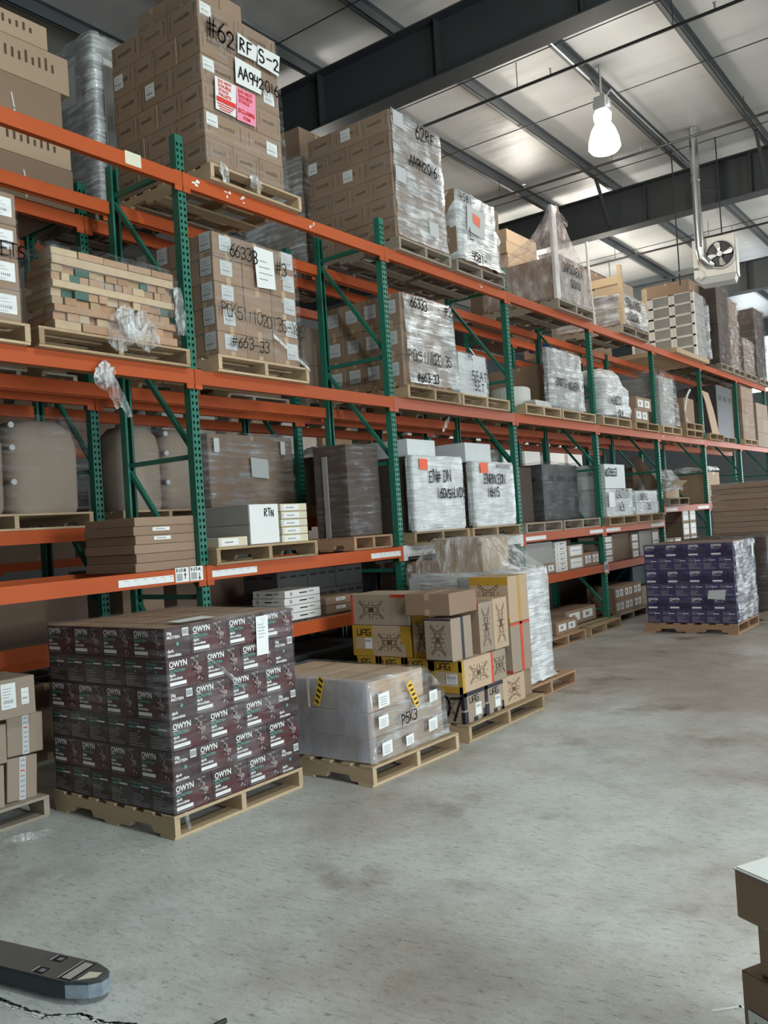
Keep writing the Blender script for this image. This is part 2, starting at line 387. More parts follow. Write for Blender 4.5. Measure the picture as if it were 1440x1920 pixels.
def arc(cx, cy, rx, ry, a0, a1, n=7):
    return [(cx + rx * math.cos(math.radians(a0 + (a1 - a0) * i / n)), cy + ry * math.sin(math.radians(a0 + (a1 - a0) * i / n))) for i in range(n + 1)]
GLYPH = {
 '0': [arc(.5, .5, .45, .5, 90, 450, 12)], '1': [[(.5, 1), (.5, 0)]],
 '2': [[(.05, .75)] + arc(.45, .75, .4, .25, 160, -30, 7) + [(.05, .02), (.95, 0)]],
 '3': [arc(.45, .76, .4, .24, 150, -80, 8) + arc(.45, .26, .45, .26, 80, -150, 8)],
 '4': [[(.15, 1), (.1, .45), (.9, .48)], [(.75, .95), (.7, 0)]],
 '5': [[(.9, 1), (.2, .97), (.15, .6)] + arc(.45, .32, .42, .3, 110, -140, 8)],
 '6': [[(.75, 1), (.3, .65)] + arc(.48, .28, .38, .28, 150, 510, 11)],
 '8': [arc(.5, .76, .32, .23, 270, 630, 9), arc(.5, .27, .4, .27, 90, 450, 9)],
 '7': [[(.05, .95), (.95, 1), (.4, 0)]], '9': [arc(.42, .72, .36, .27, 0, 360, 10) + [(.75, 0)]],
 'A': [[(0, 0), (.45, 1), (.95, 0)], [(.2, .4), (.75, .42)]], 'B': [[(.1, 0), (.1, 1)] + arc(.1, .75, .6, .25, 90, -90, 6) + arc(.1, .25, .75, .25, 90, -90, 6)],
 'C': [arc(.55, .5, .45, .5, 50, 310, 9)], 'D': [[(.1, 0), (.1, 1)] + arc(.1, .5, .75, .5, 90, -90, 8) + [(.1, 0)]],
 'E': [[(.85, 1), (.1, .96), (.1, 0), (.9, .03)], [(.1, .5), (.7, .52)]], 'F': [[(.85, 1), (.1, .96), (.1, 0)], [(.1, .5), (.7, .52)]],
 'G': [arc(.55, .5, .45, .5, 50, 340, 9) + [(.98, .45), (.6, .45)]], 'H': [[(.1, 0), (.1, 1)], [(.9, 0), (.9, 1)], [(.1, .5), (.9, .52)]],
 'I': [[(.5, 0), (.5, 1)]], 'K': [[(.1, 0), (.1, 1)], [(.85, 1), (.15, .45), (.9, 0)]], 'L': [[(.1, 1), (.1, 0), (.85, 0)]],
 'M': [[(.02, 0), (.15, 1), (.5, .3), (.85, 1), (.98, 0)]], 'N': [[(.1, 0), (.1, 1), (.9, 0), (.9, 1)]], 'O': [arc(.5, .5, .45, .5, 90, 450, 12)],
 'P': [[(.1, 0), (.1, 1)] + arc(.1, .75, .7, .25, 90, -90, 6)], 'R': [[(.1, 0), (.1, 1)] + arc(.1, .75, .65, .25, 90, -90, 6) + [(.85, 0)]],
 'S': [arc(.5, .75, .38, .25, 30, 260, 7) + arc(.5, .27, .42, .27, 90, -150, 7)], 'T': [[(0, 1), (1, .98)], [(.5, 1), (.5, 0)]],
 'U': [[(.08, 1), (.08, .3)] + arc(.5, .3, .42, .3, 180, 360, 7) + [(.92, 1)]], 'V': [[(0, 1), (.5, 0), (1, 1)]],
 'W': [[(0, 1), (.25, 0), (.5, .7), (.75, 0), (1, 1)]], 'X': [[(0, 0), (1, 1)], [(0, 1), (1, 0)]], 'Y': [[(0, 1), (.5, .5), (1, 1)], [(.5, .5), (.5, 0)]],
 '#': [[(.25, 0), (.35, 1)], [(.65, 0), (.75, 1)], [(0, .35), (1, .4)], [(0, .65), (1, .7)]], '-': [[(.15, .5), (.9, .5)]], '$': [arc(.5, .72, .38, .22, 30, 260, 7) + arc(.5, .3, .42, .22, 90, -150, 7), [(.5, -.1), (.5, 1.1)]],
}

X, Y, Z = Vector((1, 0, 0)), Vector((0, 1, 0)), Vector((0, 0, 1))
def frame(d, face, c=(0, 0, 0)):
    """print frame on a box of size d whose base centre is c ; returns ((O,U,V,N), width, height)"""
    dx, dy, dz = d; c = Vector(c)
    if face == '+x': return (c + Vector((dx / 2, -dy / 2, 0)), Y, Z, X), dy, dz
    if face == '-x': return (c + Vector((-dx / 2, dy / 2, 0)), -Y, Z, -X), dy, dz
    if face == '-y': return (c + Vector((-dx / 2, -dy / 2, 0)), X, Z, -Y), dx, dz
    if face == '+y': return (c + Vector((dx / 2, dy / 2, 0)), -X, Z, Y), dx, dz
    if face == 'top': return (c + Vector((-dx / 2, -dy / 2, dz)), X, Y, Z), dx, dy
def xface(x): return (Vector((x, 0, 0)), Y, Z, X)        # plane facing the aisle, u = y, v = z
def yface(y): return (Vector((0, y, 0)), X, Z, -Y)       # plane facing the camera end, u = x, v = z

LABELS = {}
CUR = [None]
def LD(label, loc, cat='wrapped load', name='wrapped_load'):
    """everything laid from here on is bound by film into one load"""
    CUR[0] = None
    CUR[0] = empty(name, loc, label=label, cat=cat)
def END(): CUR[0] = None
def put(name, me, parent=None, loc=None, rotz=0.0, label=None, cat=None, group=None, kind=None, rot=None):
    if parent is None and CUR[0] is not None:
        parent = CUR[0]; loc = Vector(loc or (0, 0, 0)) - parent.location; label = cat = group = None
    o = bpy.data.objects.new(name, me); COL.objects.link(o)
    if parent is not None: o.parent = parent
    if loc is not None: o.location = loc
    if rot is not None: o.rotation_euler = rot
    elif rotz: o.rotation_euler = (0, 0, rotz)
    tag(o, label, cat, group, kind)
    return o
def tag(o, label=None, cat=None, group=None, kind=None):
    if label:
        LABELS[label] = LABELS.get(label, 0) + 1
        o['label'] = label
    if cat: o['category'] = cat
    if group: o['group'] = group
    if kind: o['kind'] = kind
def empty(name, loc, rotz=0.0, **kw):
    o = put(name, None, None, loc, rotz, **kw); o.empty_display_size = 0.1
    return o
ORD = ['bottom', 'second', 'third', 'fourth', 'fifth', 'sixth', 'seventh', 'eighth', 'ninth', 'tenth']
def layer_word(k, n):
    if k == n - 1: return 'top layer' if n > 1 else 'only layer'
    return ORD[k] + (' layer' if k == 0 else ' layer up')
# ================================================================== SETTING
XL, XR, YB, YF, ROOF = -16.0, 6.0, -5.0, 33.0, 8.2
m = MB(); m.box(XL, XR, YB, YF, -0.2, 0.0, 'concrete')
# a spalled joint crossing the slab near the camera
rn = random.Random(3)
pts = [(-3.75, 1.66), (-3.45, 1.675), (-3.23, 1.69), (-3.10, 1.70), (-2.96, 1.715), (-2.86, 1.79), (-2.74, 1.80), (-2.63, 1.85), (-2.45, 1.86), (-2.2, 1.93)]
fl = (Vector((0, 0, 0)), X, Y, Z)
for (a, b), (c, d) in zip(pts, pts[1:]):
    for i in range(9):
        t0, t1 = i / 9, (i + 1.3) / 9
        w = rn.uniform(0.006, 0.016); j = rn.uniform(-.006, .006)
        m.stroke(fl, [(a + (c - a) * t0, b + (d - b) * t0 + j), (a + (c - a) * t1, b + (d - b) * t1 + rn.uniform(-.006, .006))], w, 'crack_dark', 1)
        if rn.random() < .7:
            j = rn.uniform(-.022, -.006)
            m.stroke(fl, [(a + (c - a) * t0, b + (d - b) * t0 + j), (a + (c - a) * t1, b + (d - b) * t1 + j + rn.uniform(-.005, .005))], rn.uniform(.004, .014), 'crack_light', 1.5)
pts = [(-0.95, 2.93), (-0.88, 3.0), (-0.8, 3.0), (-0.7, 3.05)]
m.stroke(fl, pts, .012, 'crack_light', 1)
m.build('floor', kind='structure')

m = MB(); m.box(XL, XR, YB, YF, ROOF, ROOF + 0.12, 'roof_insulation')
m.build('ceiling', kind='structure')
m = MB(); m.box(XL - .2, XL, YB, YF, 0, ROOF, 'wall_sheet'); m.build('wall_left', kind='structure')
m = MB(); m.box(XL, XR, YB - .2, YB, 0, ROOF, 'wall_sheet'); m.build('wall_back', kind='structure')
def pierced(name, axis, c, t, a0, a1, holes, top):
    m = MB()
    def add(u0, u1, z0, z1):
        if axis == 'x': m.box(c, c + t, u0, u1, z0, z1, 'wall_sheet')
        else: m.box(u0, u1, c, c + t, z0, z1, 'wall_sheet')
    u = a0
    for h0, h1, hz0, hz1 in sorted(holes):
        add(u, h0, 0, top); add(h0, h1, hz1, top)
        if hz0 > 0: add(h0, h1, 0, hz0)
        u = h1
    add(u, a1, 0, top)
    m.build(name, kind='structure')
pierced('wall_right', 'x', XR, .2, YB, YF, [(dy - dw / 2, dy + dw / 2, 0, 3.8) for dy, dw in DOORS], ROOF)
pierced('wall_front', 'y', YF, .2, XL, XR, [(-3.8, 0.8, 0, 4.9), (-8.1, -6.9, 5.6, 7.6)], ROOF)

# girders carrying the roof (I sections running across the building)
GIRD = [(-4.6, 0), (1.5, 0), (9.13, 0.0), (16.4, 0.0), (23.75, 0.0)]
for k, (gy, _) in enumerate([g for g in GIRD if g[0] > 0 or True][2:]):
    m = MB(); z0, z1 = 7.17, 7.90
    w0 = 0.16
    m.box(XL, XR, gy - .007, gy + .007, z0, z1, 'steel_dark')
    m.box(XL, XR, gy - w0, gy + w0, z0 - .02, z0, 'steel_dark'); m.box(XL, XR, gy - w0, gy + w0, z1, z1 + .02, 'steel_dark')
    for i in range(12):
        x = XL + 1 + i * 1.9
        m.box(x, x + .012, gy - .13, gy + .13, z0, z1, 'steel_dark')
    m.build('trim_%d' % (k + 1), kind='structure')
# purlins
PX = [-3.32 - 1.435 * k for k in range(-6, 9)]
for i, px in enumerate(PX):
    m = MB()
    m.box(px - .035, px + .035, YB, YF, ROOF - .205, ROOF - .198, 'purlin_grey')
    m.box(px - .035, px - .028, YB, YF, ROOF - .205, ROOF - .002, 'purlin_grey')
    m.box(px - .035, px + .035, YB, YF, ROOF - .008, ROOF - .002, 'purlin_grey')
    m.box(px + .028, px + .035, YB, YF, ROOF - .205, ROOF - .175, 'purlin_grey')
    m.build('roof_purlin', label='grey steel roof purlin running down the building under the white insulation', cat='purlin', group='roof purlins')
# thin sag rods under the insulation
for y in (3.6, 5.4, 7.1, 8.2, 10.75, 12.65, 15.4, 18.0, 20.5):
    m = MB(); m.tube([(XL, y, 7.97), (XR, y, 7.97)], .008, 'pipe_black', 6)
    m.build('sag_rod', label='thin steel rod crossing beneath the roof purlins', cat='rod', group='thin roof rods')
# sprinkler pipes
for y, zz, r, lab in ((6.6, 7.6, .022, 'first black sprinkler pipe, before the nearest girder'),
                (10.78, 7.6, .022, 'black sprinkler pipe just beyond the nearest girder'),
                (14.15, 7.6, .022, 'black sprinkler pipe crossing beyond the glowing lamp'),
                (19.7, 7.6, .024, 'black sprinkler pipe crossing behind the hanging heater')):
    m = MB(); m.tube([(XL, y, zz), (XR, y, zz)], r, 'pipe_black', 8)
    p = m.build('sprinkler_pipe', label=lab, cat='pipe')
    h = MB(); d = MB()
    for k in range(8):
        x = -9.6 + k * 1.435 * 1.5
        h.tube([(x, y, zz), (x, y, zz + .37)], .006, 'pipe_black', 5)
        d.tube([(x + .5, y, zz + .02), (x + .5, y, zz + .09)], .012, 'conduit', 6); d.lathe((x + .5, y, zz + .09), [(0.001, 0), (.028, .002), (.028, .006), (.001, .008)], 'conduit', 8)
    h.build('pipe_hanger', p); d.build('sprinkler_head', p)
# diagonal roof brace near the top left, and flange braces
m = MB(); m.tube([(-9.6, 4.3, 7.95), (-3.6, 8.9, 7.95)], .008, 'pipe_black', 6)
m.build('roof_brace_rod', label='thin diagonal brace rod under the roof before the nearest girder', cat='rod')
for gy in (16.4,):
    for px in (PX[6], PX[8]):
        m = MB(); m.bar((px, gy - .75, 7.99), (px, gy - .17, 7.25), .05, .05, 'steel_dark')
        m.build('flange_brace', label='short dark steel brace between purlin and second girder', cat='brace', group='flange braces')

# ------------------------------------------------------------------ lamps
def lamp(x, y, w, vis, lab):
    t = empty('high_bay_lamp', (x, y, 0), label=lab, cat='lamp', group=None if vis else 'added high bay lamps')
    m = MB(); m.tube([(0, 0, 8.2), (0, 0, 7.72)], .018, 'conduit', 8); m.build('stem', t)
    m = MB(); m.box(-.09, .09, -.09, .09, 7.52, 7.72, 'conduit', .01); m.box(-.12, .12, -.05, .05, 7.56, 7.66, 'conduit', .01); m.build('ballast', t)
    m = MB(); m.lathe((0, 0, 0), [(.001, 7.52), (.10, 7.515), (.13, 7.47), (.125, 7.40), (.11, 7.34)], 'lamp_neck_glow', 20); m.build('socket', t)
    m = MB(); m.lathe((0, 0, 0), [(.11, 7.34), (.17, 7.24), (.215, 7.10), (.23, 6.98), (.19, 6.93), (.001, 6.92)], 'lamp_glow', 24); m.build('lamp_shade', t, label='glowing prismatic lens')
    l = bpy.data.lights.new('lamp_bulb', 'POINT'); l.energy = w; l.color = (0.86, 0.97, 0.93) if x == 0.2 else (1.0, 0.93, 0.82); l.shadow_soft_size = .24
    o = bpy.data.objects.new('lamp_bulb', l); COL.objects.link(o); o.parent = t; o.location = (0, 0, 6.66)
    l2 = bpy.data.lights.new('lamp_uplight', 'POINT'); l2.energy = w * .05; l2.color = (1.0, 0.93, 0.82); l2.shadow_soft_size = .1
    o = bpy.data.objects.new('lamp_uplight', l2); COL.objects.link(o); o.parent = t; o.location = (.30, -.1, 7.5)
for i, (x, y, w) in enumerate(LAMPS):
    lamp(x, y, w, i == 0, 'glowing high bay lamp hanging from the purlin beyond the nearest girder' if i == 0 else 'added high bay lamp lighting another part of the warehouse')
m = MB()
m.tube([(-4.70, 9.4, 8.0), (-4.70, 9.6, 7.95), (-4.70, 11.9, 7.95), (-4.66, 12.05, 7.8)], .012, 'conduit', 8)
m.tube([(-4.60, 12.2, 7.75), (-4.58, 12.4, 7.94), (-4.60, 12.8, 7.95), (-4.60, 16.2, 7.95)], .012, 'conduit', 8)
m.build('electrical_conduit', label='thin grey conduit following the purlin to the glowing lamp', cat='conduit')

# ------------------------------------------------------------------ hanging unit heater
H = empty('unit_heater', (-4.05, 15.35, 5.55), math.radians(9), label='white gas unit heater with a round fan hanging below the roof', cat='heater')
m = MB()
m.box(-.36, .32, .02, .42, .06, .74, 'heater_white', .012)
m.hull([(-.36, .02, .06), (.32, .02, .06), (.32, .42, .06), (-.36, .42, .06), (-.24, .05, -.04), (.29, .05, -.04), (.29, .40, -.04), (-.24, .40, -.04)],
       [(0, 1, 5, 4), (1, 2, 6, 5), (2, 3, 7, 6), (3, 0, 4, 7), (4, 5, 6, 7)], 'heater_grey')
m.box(.32, .35, .04, .40, .06, .72, 'heater_grey', .01)
m.build('cabinet', H)
m = MB()
fc = (.085, .0, .41)
def ringy(m, c, r0, r1, y0, y1, mat, n=28):
    k = m.mi(mat); i = len(m.v)
    for j in range(n):
        t = 2 * PI * j / n
        for r, y in ((r0, y0), (r1, y0), (r1, y1), (r0, y1)): m.v.append((c[0] + r * math.cos(t), c[1] + y, c[2] + r * math.sin(t)))
    for j in range(n):
        a, b = i + 4 * j, i + 4 * ((j + 1) % n)
        for q in range(4): m.f.append((a + q, a + (q + 1) % 4, b + (q + 1) % 4, b + q)); m.m.append(k)
ringy(m, fc, .225, .245, -.03, .05, 'heater_grey'); m.build('fan_shroud', H)
m = MB()
m.poly([(fc[0] + .226 * math.cos(2 * PI * j / 28), .012, fc[2] + .226 * math.sin(2 * PI * j / 28)) for j in range(28)], 'fan_dark'); m.build('fan_well', H)
for k in range(4):
    m = MB(); a = math.radians(20 + 90 * k); P = []
    for r, da, dy in ((.04, -.35, .004), (.11, -.48, -.006), (.19, -.40, -.02), (.215, -.12, -.02), (.205, .12, -.005), (.11, .05, .002), (.04, .1, .004)):
        P.append((fc[0] + r * math.cos(a + da), -.02 + dy, fc[2] + r * math.sin(a + da)))
    m.poly(P, 'fan_blade'); m.poly([(p[0], p[1] + .004, p[2]) for p in P][::-1], 'fan_blade')
    m.build('fan_blade', H)
m = MB(); ringy(m, fc, .0, .045, -.06, -.01, 'fan_blade', 14); m.build('fan_hub', H)
m = MB(); m.tube([(-.22, -.08, .52), (-.22, -.08, 1.0), (-.20, -.08, 2.64)], .072, 'galvanised', 18)
m.tube([(-.215, -.08, 1.72), (-.215, -.08, 1.80)], .082, 'galvanised', 18)
m.tube([(-.22, -.08, .56), (-.19, -.06, .38), (-.11, -.04, .28), (-.05, .02, .25)], [.075, .08, .075, .065], 'galvanised', 14)
m.build('flue_pipe', H, label='tall galvanised flue pipe')
m = MB(); m.tube([(-.29, -.01, .40), (-.27, -.05, .27), (-.21, -.03, .18), (-.17, -.03, .09), (-.26, -.02, .04), (-.29, -.01, .10)], .012, 'heater_white', 6); m.build('gas_hose', H)
m = MB(); m.tube([(-.62, .1, .25), (-.38, .02, .24), (-.28, -.02, .23)], .016, 'conduit', 8); m.build('gas_pipe', H)
for x, z0 in ((-.62, .05), (.12, .74)):
    m = MB(); m.tube([(x, .2, z0), (x, .2, 2.5)], .012, 'pipe_black', 6); m.build('hanger_rod', H)
m = MB(); m.tube([(-.60, .2, 1.9), (.12, .2, 1.55), (-.5, .2, 1.45)], .010, 'pipe_black', 6); m.build('hanger_brace', H)

# ================================================================== RACKS
ZB = [1.42, 2.927, 4.451]
YU = [1.84, 4.427, 7.016, 9.582, 12.144, 14.81, 17.51, 20.157, 22.8]
AX = -5.054; ADEP = 0.884
def post_mesh(h, holes=True):
    """perforated C post, face toward +x at x=0, 76 mm wide in y, open toward -x"""
    m = MB(); W = .038; D = .07; t = .003
    def holed(x, h):
        n = int(h / .05)
        for k in range(n):
            z0, z1 = k * .05, (k + 1) * .05 if k < n - 1 else h
            for y0, y1 in ((-W, 0), (0, W)):
                cy, cz = (y0 + y1) / 2, z0 + .025
                ring = [(cy + (.0095 if (j in (1, 2)) else .011) * math.cos(math.radians(30 + 60 * j)), cz + .015 * math.sin(math.radians(30 + 60 * j))) for j in range(6)]
                C = [(y1, z1), (y0, z1), (y0, z0), (y1, z0)]
                i = len(m.v)
                m.v += [(x, a, b) for a, b in ring] + [(x, a, b) for a, b in C]
                k_ = m.mi('green')
                for f in ((0, 6, 1), (1, 6, 7), (1, 7, 2), (2, 7, 8, 3), (3, 8, 4), (4, 8, 9), (4, 9, 5), (5, 9, 6, 0)):
                    m.f.append(tuple(i + q for q in f)); m.m.append(k_)
    if holes: holed(0, h)
    else: m.poly([(0, -W, 0), (0, W, 0), (0, W, h), (0, -W, h)], 'green')
    # back of the front web, a finger behind it, makes the holes read as holes
    for s in (-1, 1):
        m.box(-D, 0 if not holes else -.0005, s * W - (t if s > 0 else 0), s * W + (t if s < 0 else 0), 0, h, 'green')
        m.box(-D, -D + t, *( (W - .02, W) if s > 0 else (-W, -W + .02)), 0, h, 'green')
    m.box(-.05, .01, -.045, .045, 0, .008, 'green')
    return m
PM = {}
def upright(x_front, y, h, label, group, sgn=1, depth=ADEP, holes=True, braces=((0.18, .85), (.85, 1.30)), base=True, diag=1):
    t = empty('rack_upright', (x_front, y, 0), 0 if sgn > 0 else PI, label=label, cat='rack upright', group=group)
    key = (h, holes)
    if key not in PM: PM[key] = post_mesh(h, holes).mesh('front_post')
    put('front_post', PM[key], t)
    put('rear_post', PM[key], t, (-depth, 0, 0), PI)
    bk = ('brace', h, depth, diag)
    if bk not in PM:
        L = []
        zs = [.25, 1.24, 2.32, 3.40, 4.55]
        for z in zs:
            if z < h:
                m = MB(); m.bar((-.04, 0, z), (-depth + .04, 0, z), .04, .035, 'green'); L.append(m.mesh('horizontal_brace'))
        for a, b in zip(zs, zs[1:]):
            if b < h:
                m = MB(); lo, hi = ((-.05, 0, a + .05), (-depth + .05, 0, b - .05))
                if diag < 0: lo, hi = ((-depth + .05, 0, a + .05), (-.05, 0, b - .05))
                m.bar(lo, hi, .035, .035, 'green'); L.append(m.mesh('diagonal_brace'))
        PM[bk] = L
    for me in PM[bk]: put(me.name.split('.')[0], me, t)
    return t
uname = ['beyond the left edge', 'beside the pallet of dark brown printed cartons', 'right of the wrapped load marked 66333', 'right of the two orange-tagged wrapped panels',
         'standing behind the white wrapped cartons', 'right of the white written cartons', 'behind the brown board stack', 'at the end bays', 'farthest in the front row']
for i, y in enumerate(YU):
    upright(AX, y, 4.80 if i < 5 else 4.50, 'green perforated rack frame of the front row, ' + ['left of the picture', 'nearest in view', 'second in view', 'third in view', 'fourth in view', 'fifth in view', 'sixth in view', 'seventh in view', 'eighth in view'][i], None)
BXF = -6.33
for i, y in enumerate(YU[:7]):
    upright(BXF, y, 4.80, 'green rack frame of the second row, behind the %s frame of the front row' % ['hidden', 'nearest', 'second', 'third', 'fourth', 'fifth', 'sixth'][i], None)
CXF = -10.2
for i, y in enumerate([3.0 + 2.6 * k for k in range(9)]):
    upright(CXF, y, 4.80, 'green rack frame of the far row seen across the rear aisle', 'far row rack frames', holes=i < 3)

def beam_mesh(L, mat, h=.105):
    m = MB()
    m.box(-.016, 0, -L / 2, L / 2, -h / 2, h / 2, mat, .003)
    m.box(-.062, -.016, -L / 2 + .045, L / 2 - .045, -h / 2, h / 2, mat, .003)
    m.box(-.016, .0012, -L / 2, L / 2, -h / 2 - .004, -h / 2 + .012, mat)
    return m
def conn_mesh(s, mat):
    m = MB(); m.box(-.016, -.002 , -.036, .036, -.095, .060, mat, .002)
    return m
def strip(par, y0, y1, dz=-.01, h=.05, cells=6):
    """white sticker strip with the slot squares left blank"""
    m = MB(); fr = xface(.0015)
    m.box(.0005, .0018, y0, y1, dz - h / 2, dz + h / 2, 'paper')
    n = cells
    for k in range(1, n):
        u = y0 + (y1 - y0) * k / n; m.q(fr, u - .001, dz - h / 2 + .004, u + .001, dz + h / 2 - .004, 'paper_grey', 1)
    for k in range(n):
        u = y0 + (y1 - y0) * (k + .75) / n; m.q(fr, u - .012, dz + h / 2 - .012, u + .012, dz + h / 2 - .008, 'ink_grey', 1)
    return m.build('label_strip', par, (.0185, 0, 0), label='white location label strip')
BEAMS = {}
BM = {}
def beam(x, ya, yb, z, label, mat='orange', group=None, key=None, sgn=1):
    t = empty('shelf_beam', (x, (ya + yb) / 2, z), 0 if sgn > 0 else PI, label=label, cat='rack beam', group=group)
    L = yb - ya - .005
    k = (round(L, 3), mat)
    if k not in BM: BM[k] = beam_mesh(L, mat).mesh('beam_tube'), conn_mesh(1, mat).mesh('beam_connector')
    put('beam_tube', BM[k][0], t, (.018, 0, 0))
    for s in (-1, 1): put('beam_connector', BM[k][1], t, (.018, s * (L / 2 - .038), 0))
    if key: BEAMS[key] = t
    return t
lv = ['first', 'middle', 'top']
bayn = ['left edge bay', 'second bay', 'third bay', 'fourth bay', 'fifth bay', 'sixth bay', 'seventh bay', 'eighth bay']
for b in range(8):
    ya, yb = YU[b], YU[b + 1]
    for k in range(3):
        z = ZB[k]
        if k == 0 and b == 5: z = 1.66
        if k == 0 and b > 5: z = 1.66
        mat = 'orange'
        if k == 0 and b == 2: mat = 'beam_white'
        if (k == 1 and b == 2): mat = 'orange_faded'
        col = {'orange': 'orange', 'beam_white': 'white', 'orange_faded': 'faded reddish'}[mat]
        beam(AX, ya, yb, z, '%s front beam of the %s shelf level, %s of the front row' % (col, lv[k], bayn[b]), mat, None, (b, k))
        beam(AX - ADEP, ya, yb, z, 'orange rear beam of the %s shelf level, %s of the front row' % (lv[k], bayn[b]), 'orange', None, sgn=-1)
    zl = 1.03 if b == 0 else .86
    if b < 6 and b != 5:
        if b == 0: beam(AX - ADEP, ya, yb, .917, 'low orange beam at the left edge behind the leaning cartons', 'orange')
        else: beam(AX, ya, yb, zl, 'low orange front beam under the first shelf, %s' % bayn[b], 'orange', None, (b, 'L'))
        if b: beam(AX - ADEP, ya, yb, zl, 'low orange rear beam under the first shelf, %s' % bayn[b], 'orange', None, sgn=-1)
for b in range(6):
    ya, yb = YU[b], YU[b + 1]
    for z, w in ((.80, 'lowest'), (1.786, 'lower'), (2.93, 'middle'), (4.45, 'top')):
        beam(BXF, ya, yb, z, 'orange %s front beam of the second row, %s' % (w, bayn[b]), 'orange')
        if z > 2: beam(BXF - ADEP, ya, yb, z, 'orange %s rear beam of the second row, %s' % (w, bayn[b]), 'orange', sgn=-1)
for b in range(8):
    ya = 3.0 + 2.6 * b
    for z in (1.47, 2.93, 4.45): beam(CXF, ya, ya + 2.6, z, 'orange beam of the far rack row seen across the rear aisle', 'orange', 'far row beams')

# stickers on the beams
def yloc(b, y): return y - (YU[b] + YU[b + 1]) / 2
strip(BEAMS[0, 0], yloc(0, 3.63), yloc(0, 4.11))
strip(BEAMS[1, 0], yloc(1, 4.48), yloc(1, 4.96))
strip(BEAMS[1, 0], yloc(1, 6.48), yloc(1, 6.96))
strip(BEAMS[2, 0], yloc(2, 7.07), yloc(2, 7.60)); strip(BEAMS[3, 0], yloc(3, 9.64), yloc(3, 10.2)); strip(BEAMS[3, 0], yloc(3, 11.6), yloc(3, 12.08))
strip(BEAMS[4, 0], yloc(4, 12.2), yloc(4, 12.75)); strip(BEAMS[4, 0], yloc(4, 14.1), yloc(4, 14.75)); strip(BEAMS[5, 0], yloc(5, 14.9), yloc(5, 15.5)); strip(BEAMS[5, 0], yloc(5, 16.7), yloc(5, 17.4))
for i, (y, s, up) in enumerate(((4.125, 'F-17-B', 1), (4.262, 'F-17-A', 0))):
    m = MB(); c = yloc(0, y); m.box(.0005, .0022, c, c + .127, -.045, .062, 'paper')
    fr = xface(.0028); m.text(fr, s, c + .008, .03, .034, 'ink_black')
    m.q(fr, c + .088, -.025, c + .094, .010, 'ink_black', 1)
    if up: m.ppoly(fr, [(c + .078, .004), (c + .104, .004), (c + .091, .022)], 'ink_black', 1)
    else: m.ppoly(fr, [(c + .104, -.022), (c + .078, -.022), (c + .091, -.040)], 'ink_black', 1)
    for k in range(9): m.q(fr, c + .012 + k * .006, -.035, c + .012 + k * .006 + (.002 if k % 2 else .004), .018, 'ink_grey', 1)
    m.build('location_sign', BEAMS[0, 0], (.0185, 0, 0), label='white sign reading %s with an arrow' % s)
m = MB(); c = yloc(0, 3.90); m.box(.0005, .0022, c, c + .14, -.035, .06, 'paper_cream'); m.build('paper_label', BEAMS[0, 2], (.0185, 0, 0), label='blank cream paper label')
rn = random.Random(5)
for b, lvk, ys in ((1, 2, (4.53, 4.85, 5.05, 5.9)), (5, 1, (15.0, 15.3, 15.7, 16.1, 16.5, 16.9, 17.2)), (3, 'L', (9.9,)), (2, 2, (8.9,))):
    m = MB(); fr = xface(.0012)
    for y in ys:
        c = yloc(b, y)
        for k in range(3):
            a = c + rn.uniform(-.02, .05); z = rn.uniform(-.03, .02); w = rn.uniform(.02, .05); h = rn.uniform(.008, .022)
            m.ppoly(fr, [(a, z), (a + w, z + rn.uniform(-.004, .004)), (a + w * .9, z + h), (a + w * .2, z + h * rn.uniform(.8, 1.3))], 'paper', 1)
    m.build('torn_sticker', BEAMS[b, lvk], (.0185, 0, 0), label='white torn sticker remains')
m = MB(); m.box(.0, .004, -.07, .07, -.10, .06, 'paper_grey'); fr = xface(.005)
for k in range(4): m.q(fr, -.05 + .028 * k, -.06 + .01 * (k % 2), -.035 + .028 * k, .02, 'ink_black', 1)
m.build('bay_sign', BEAMS[3, 'L'], (.02, 1.24, .03), label='small pale sign with dark marks')
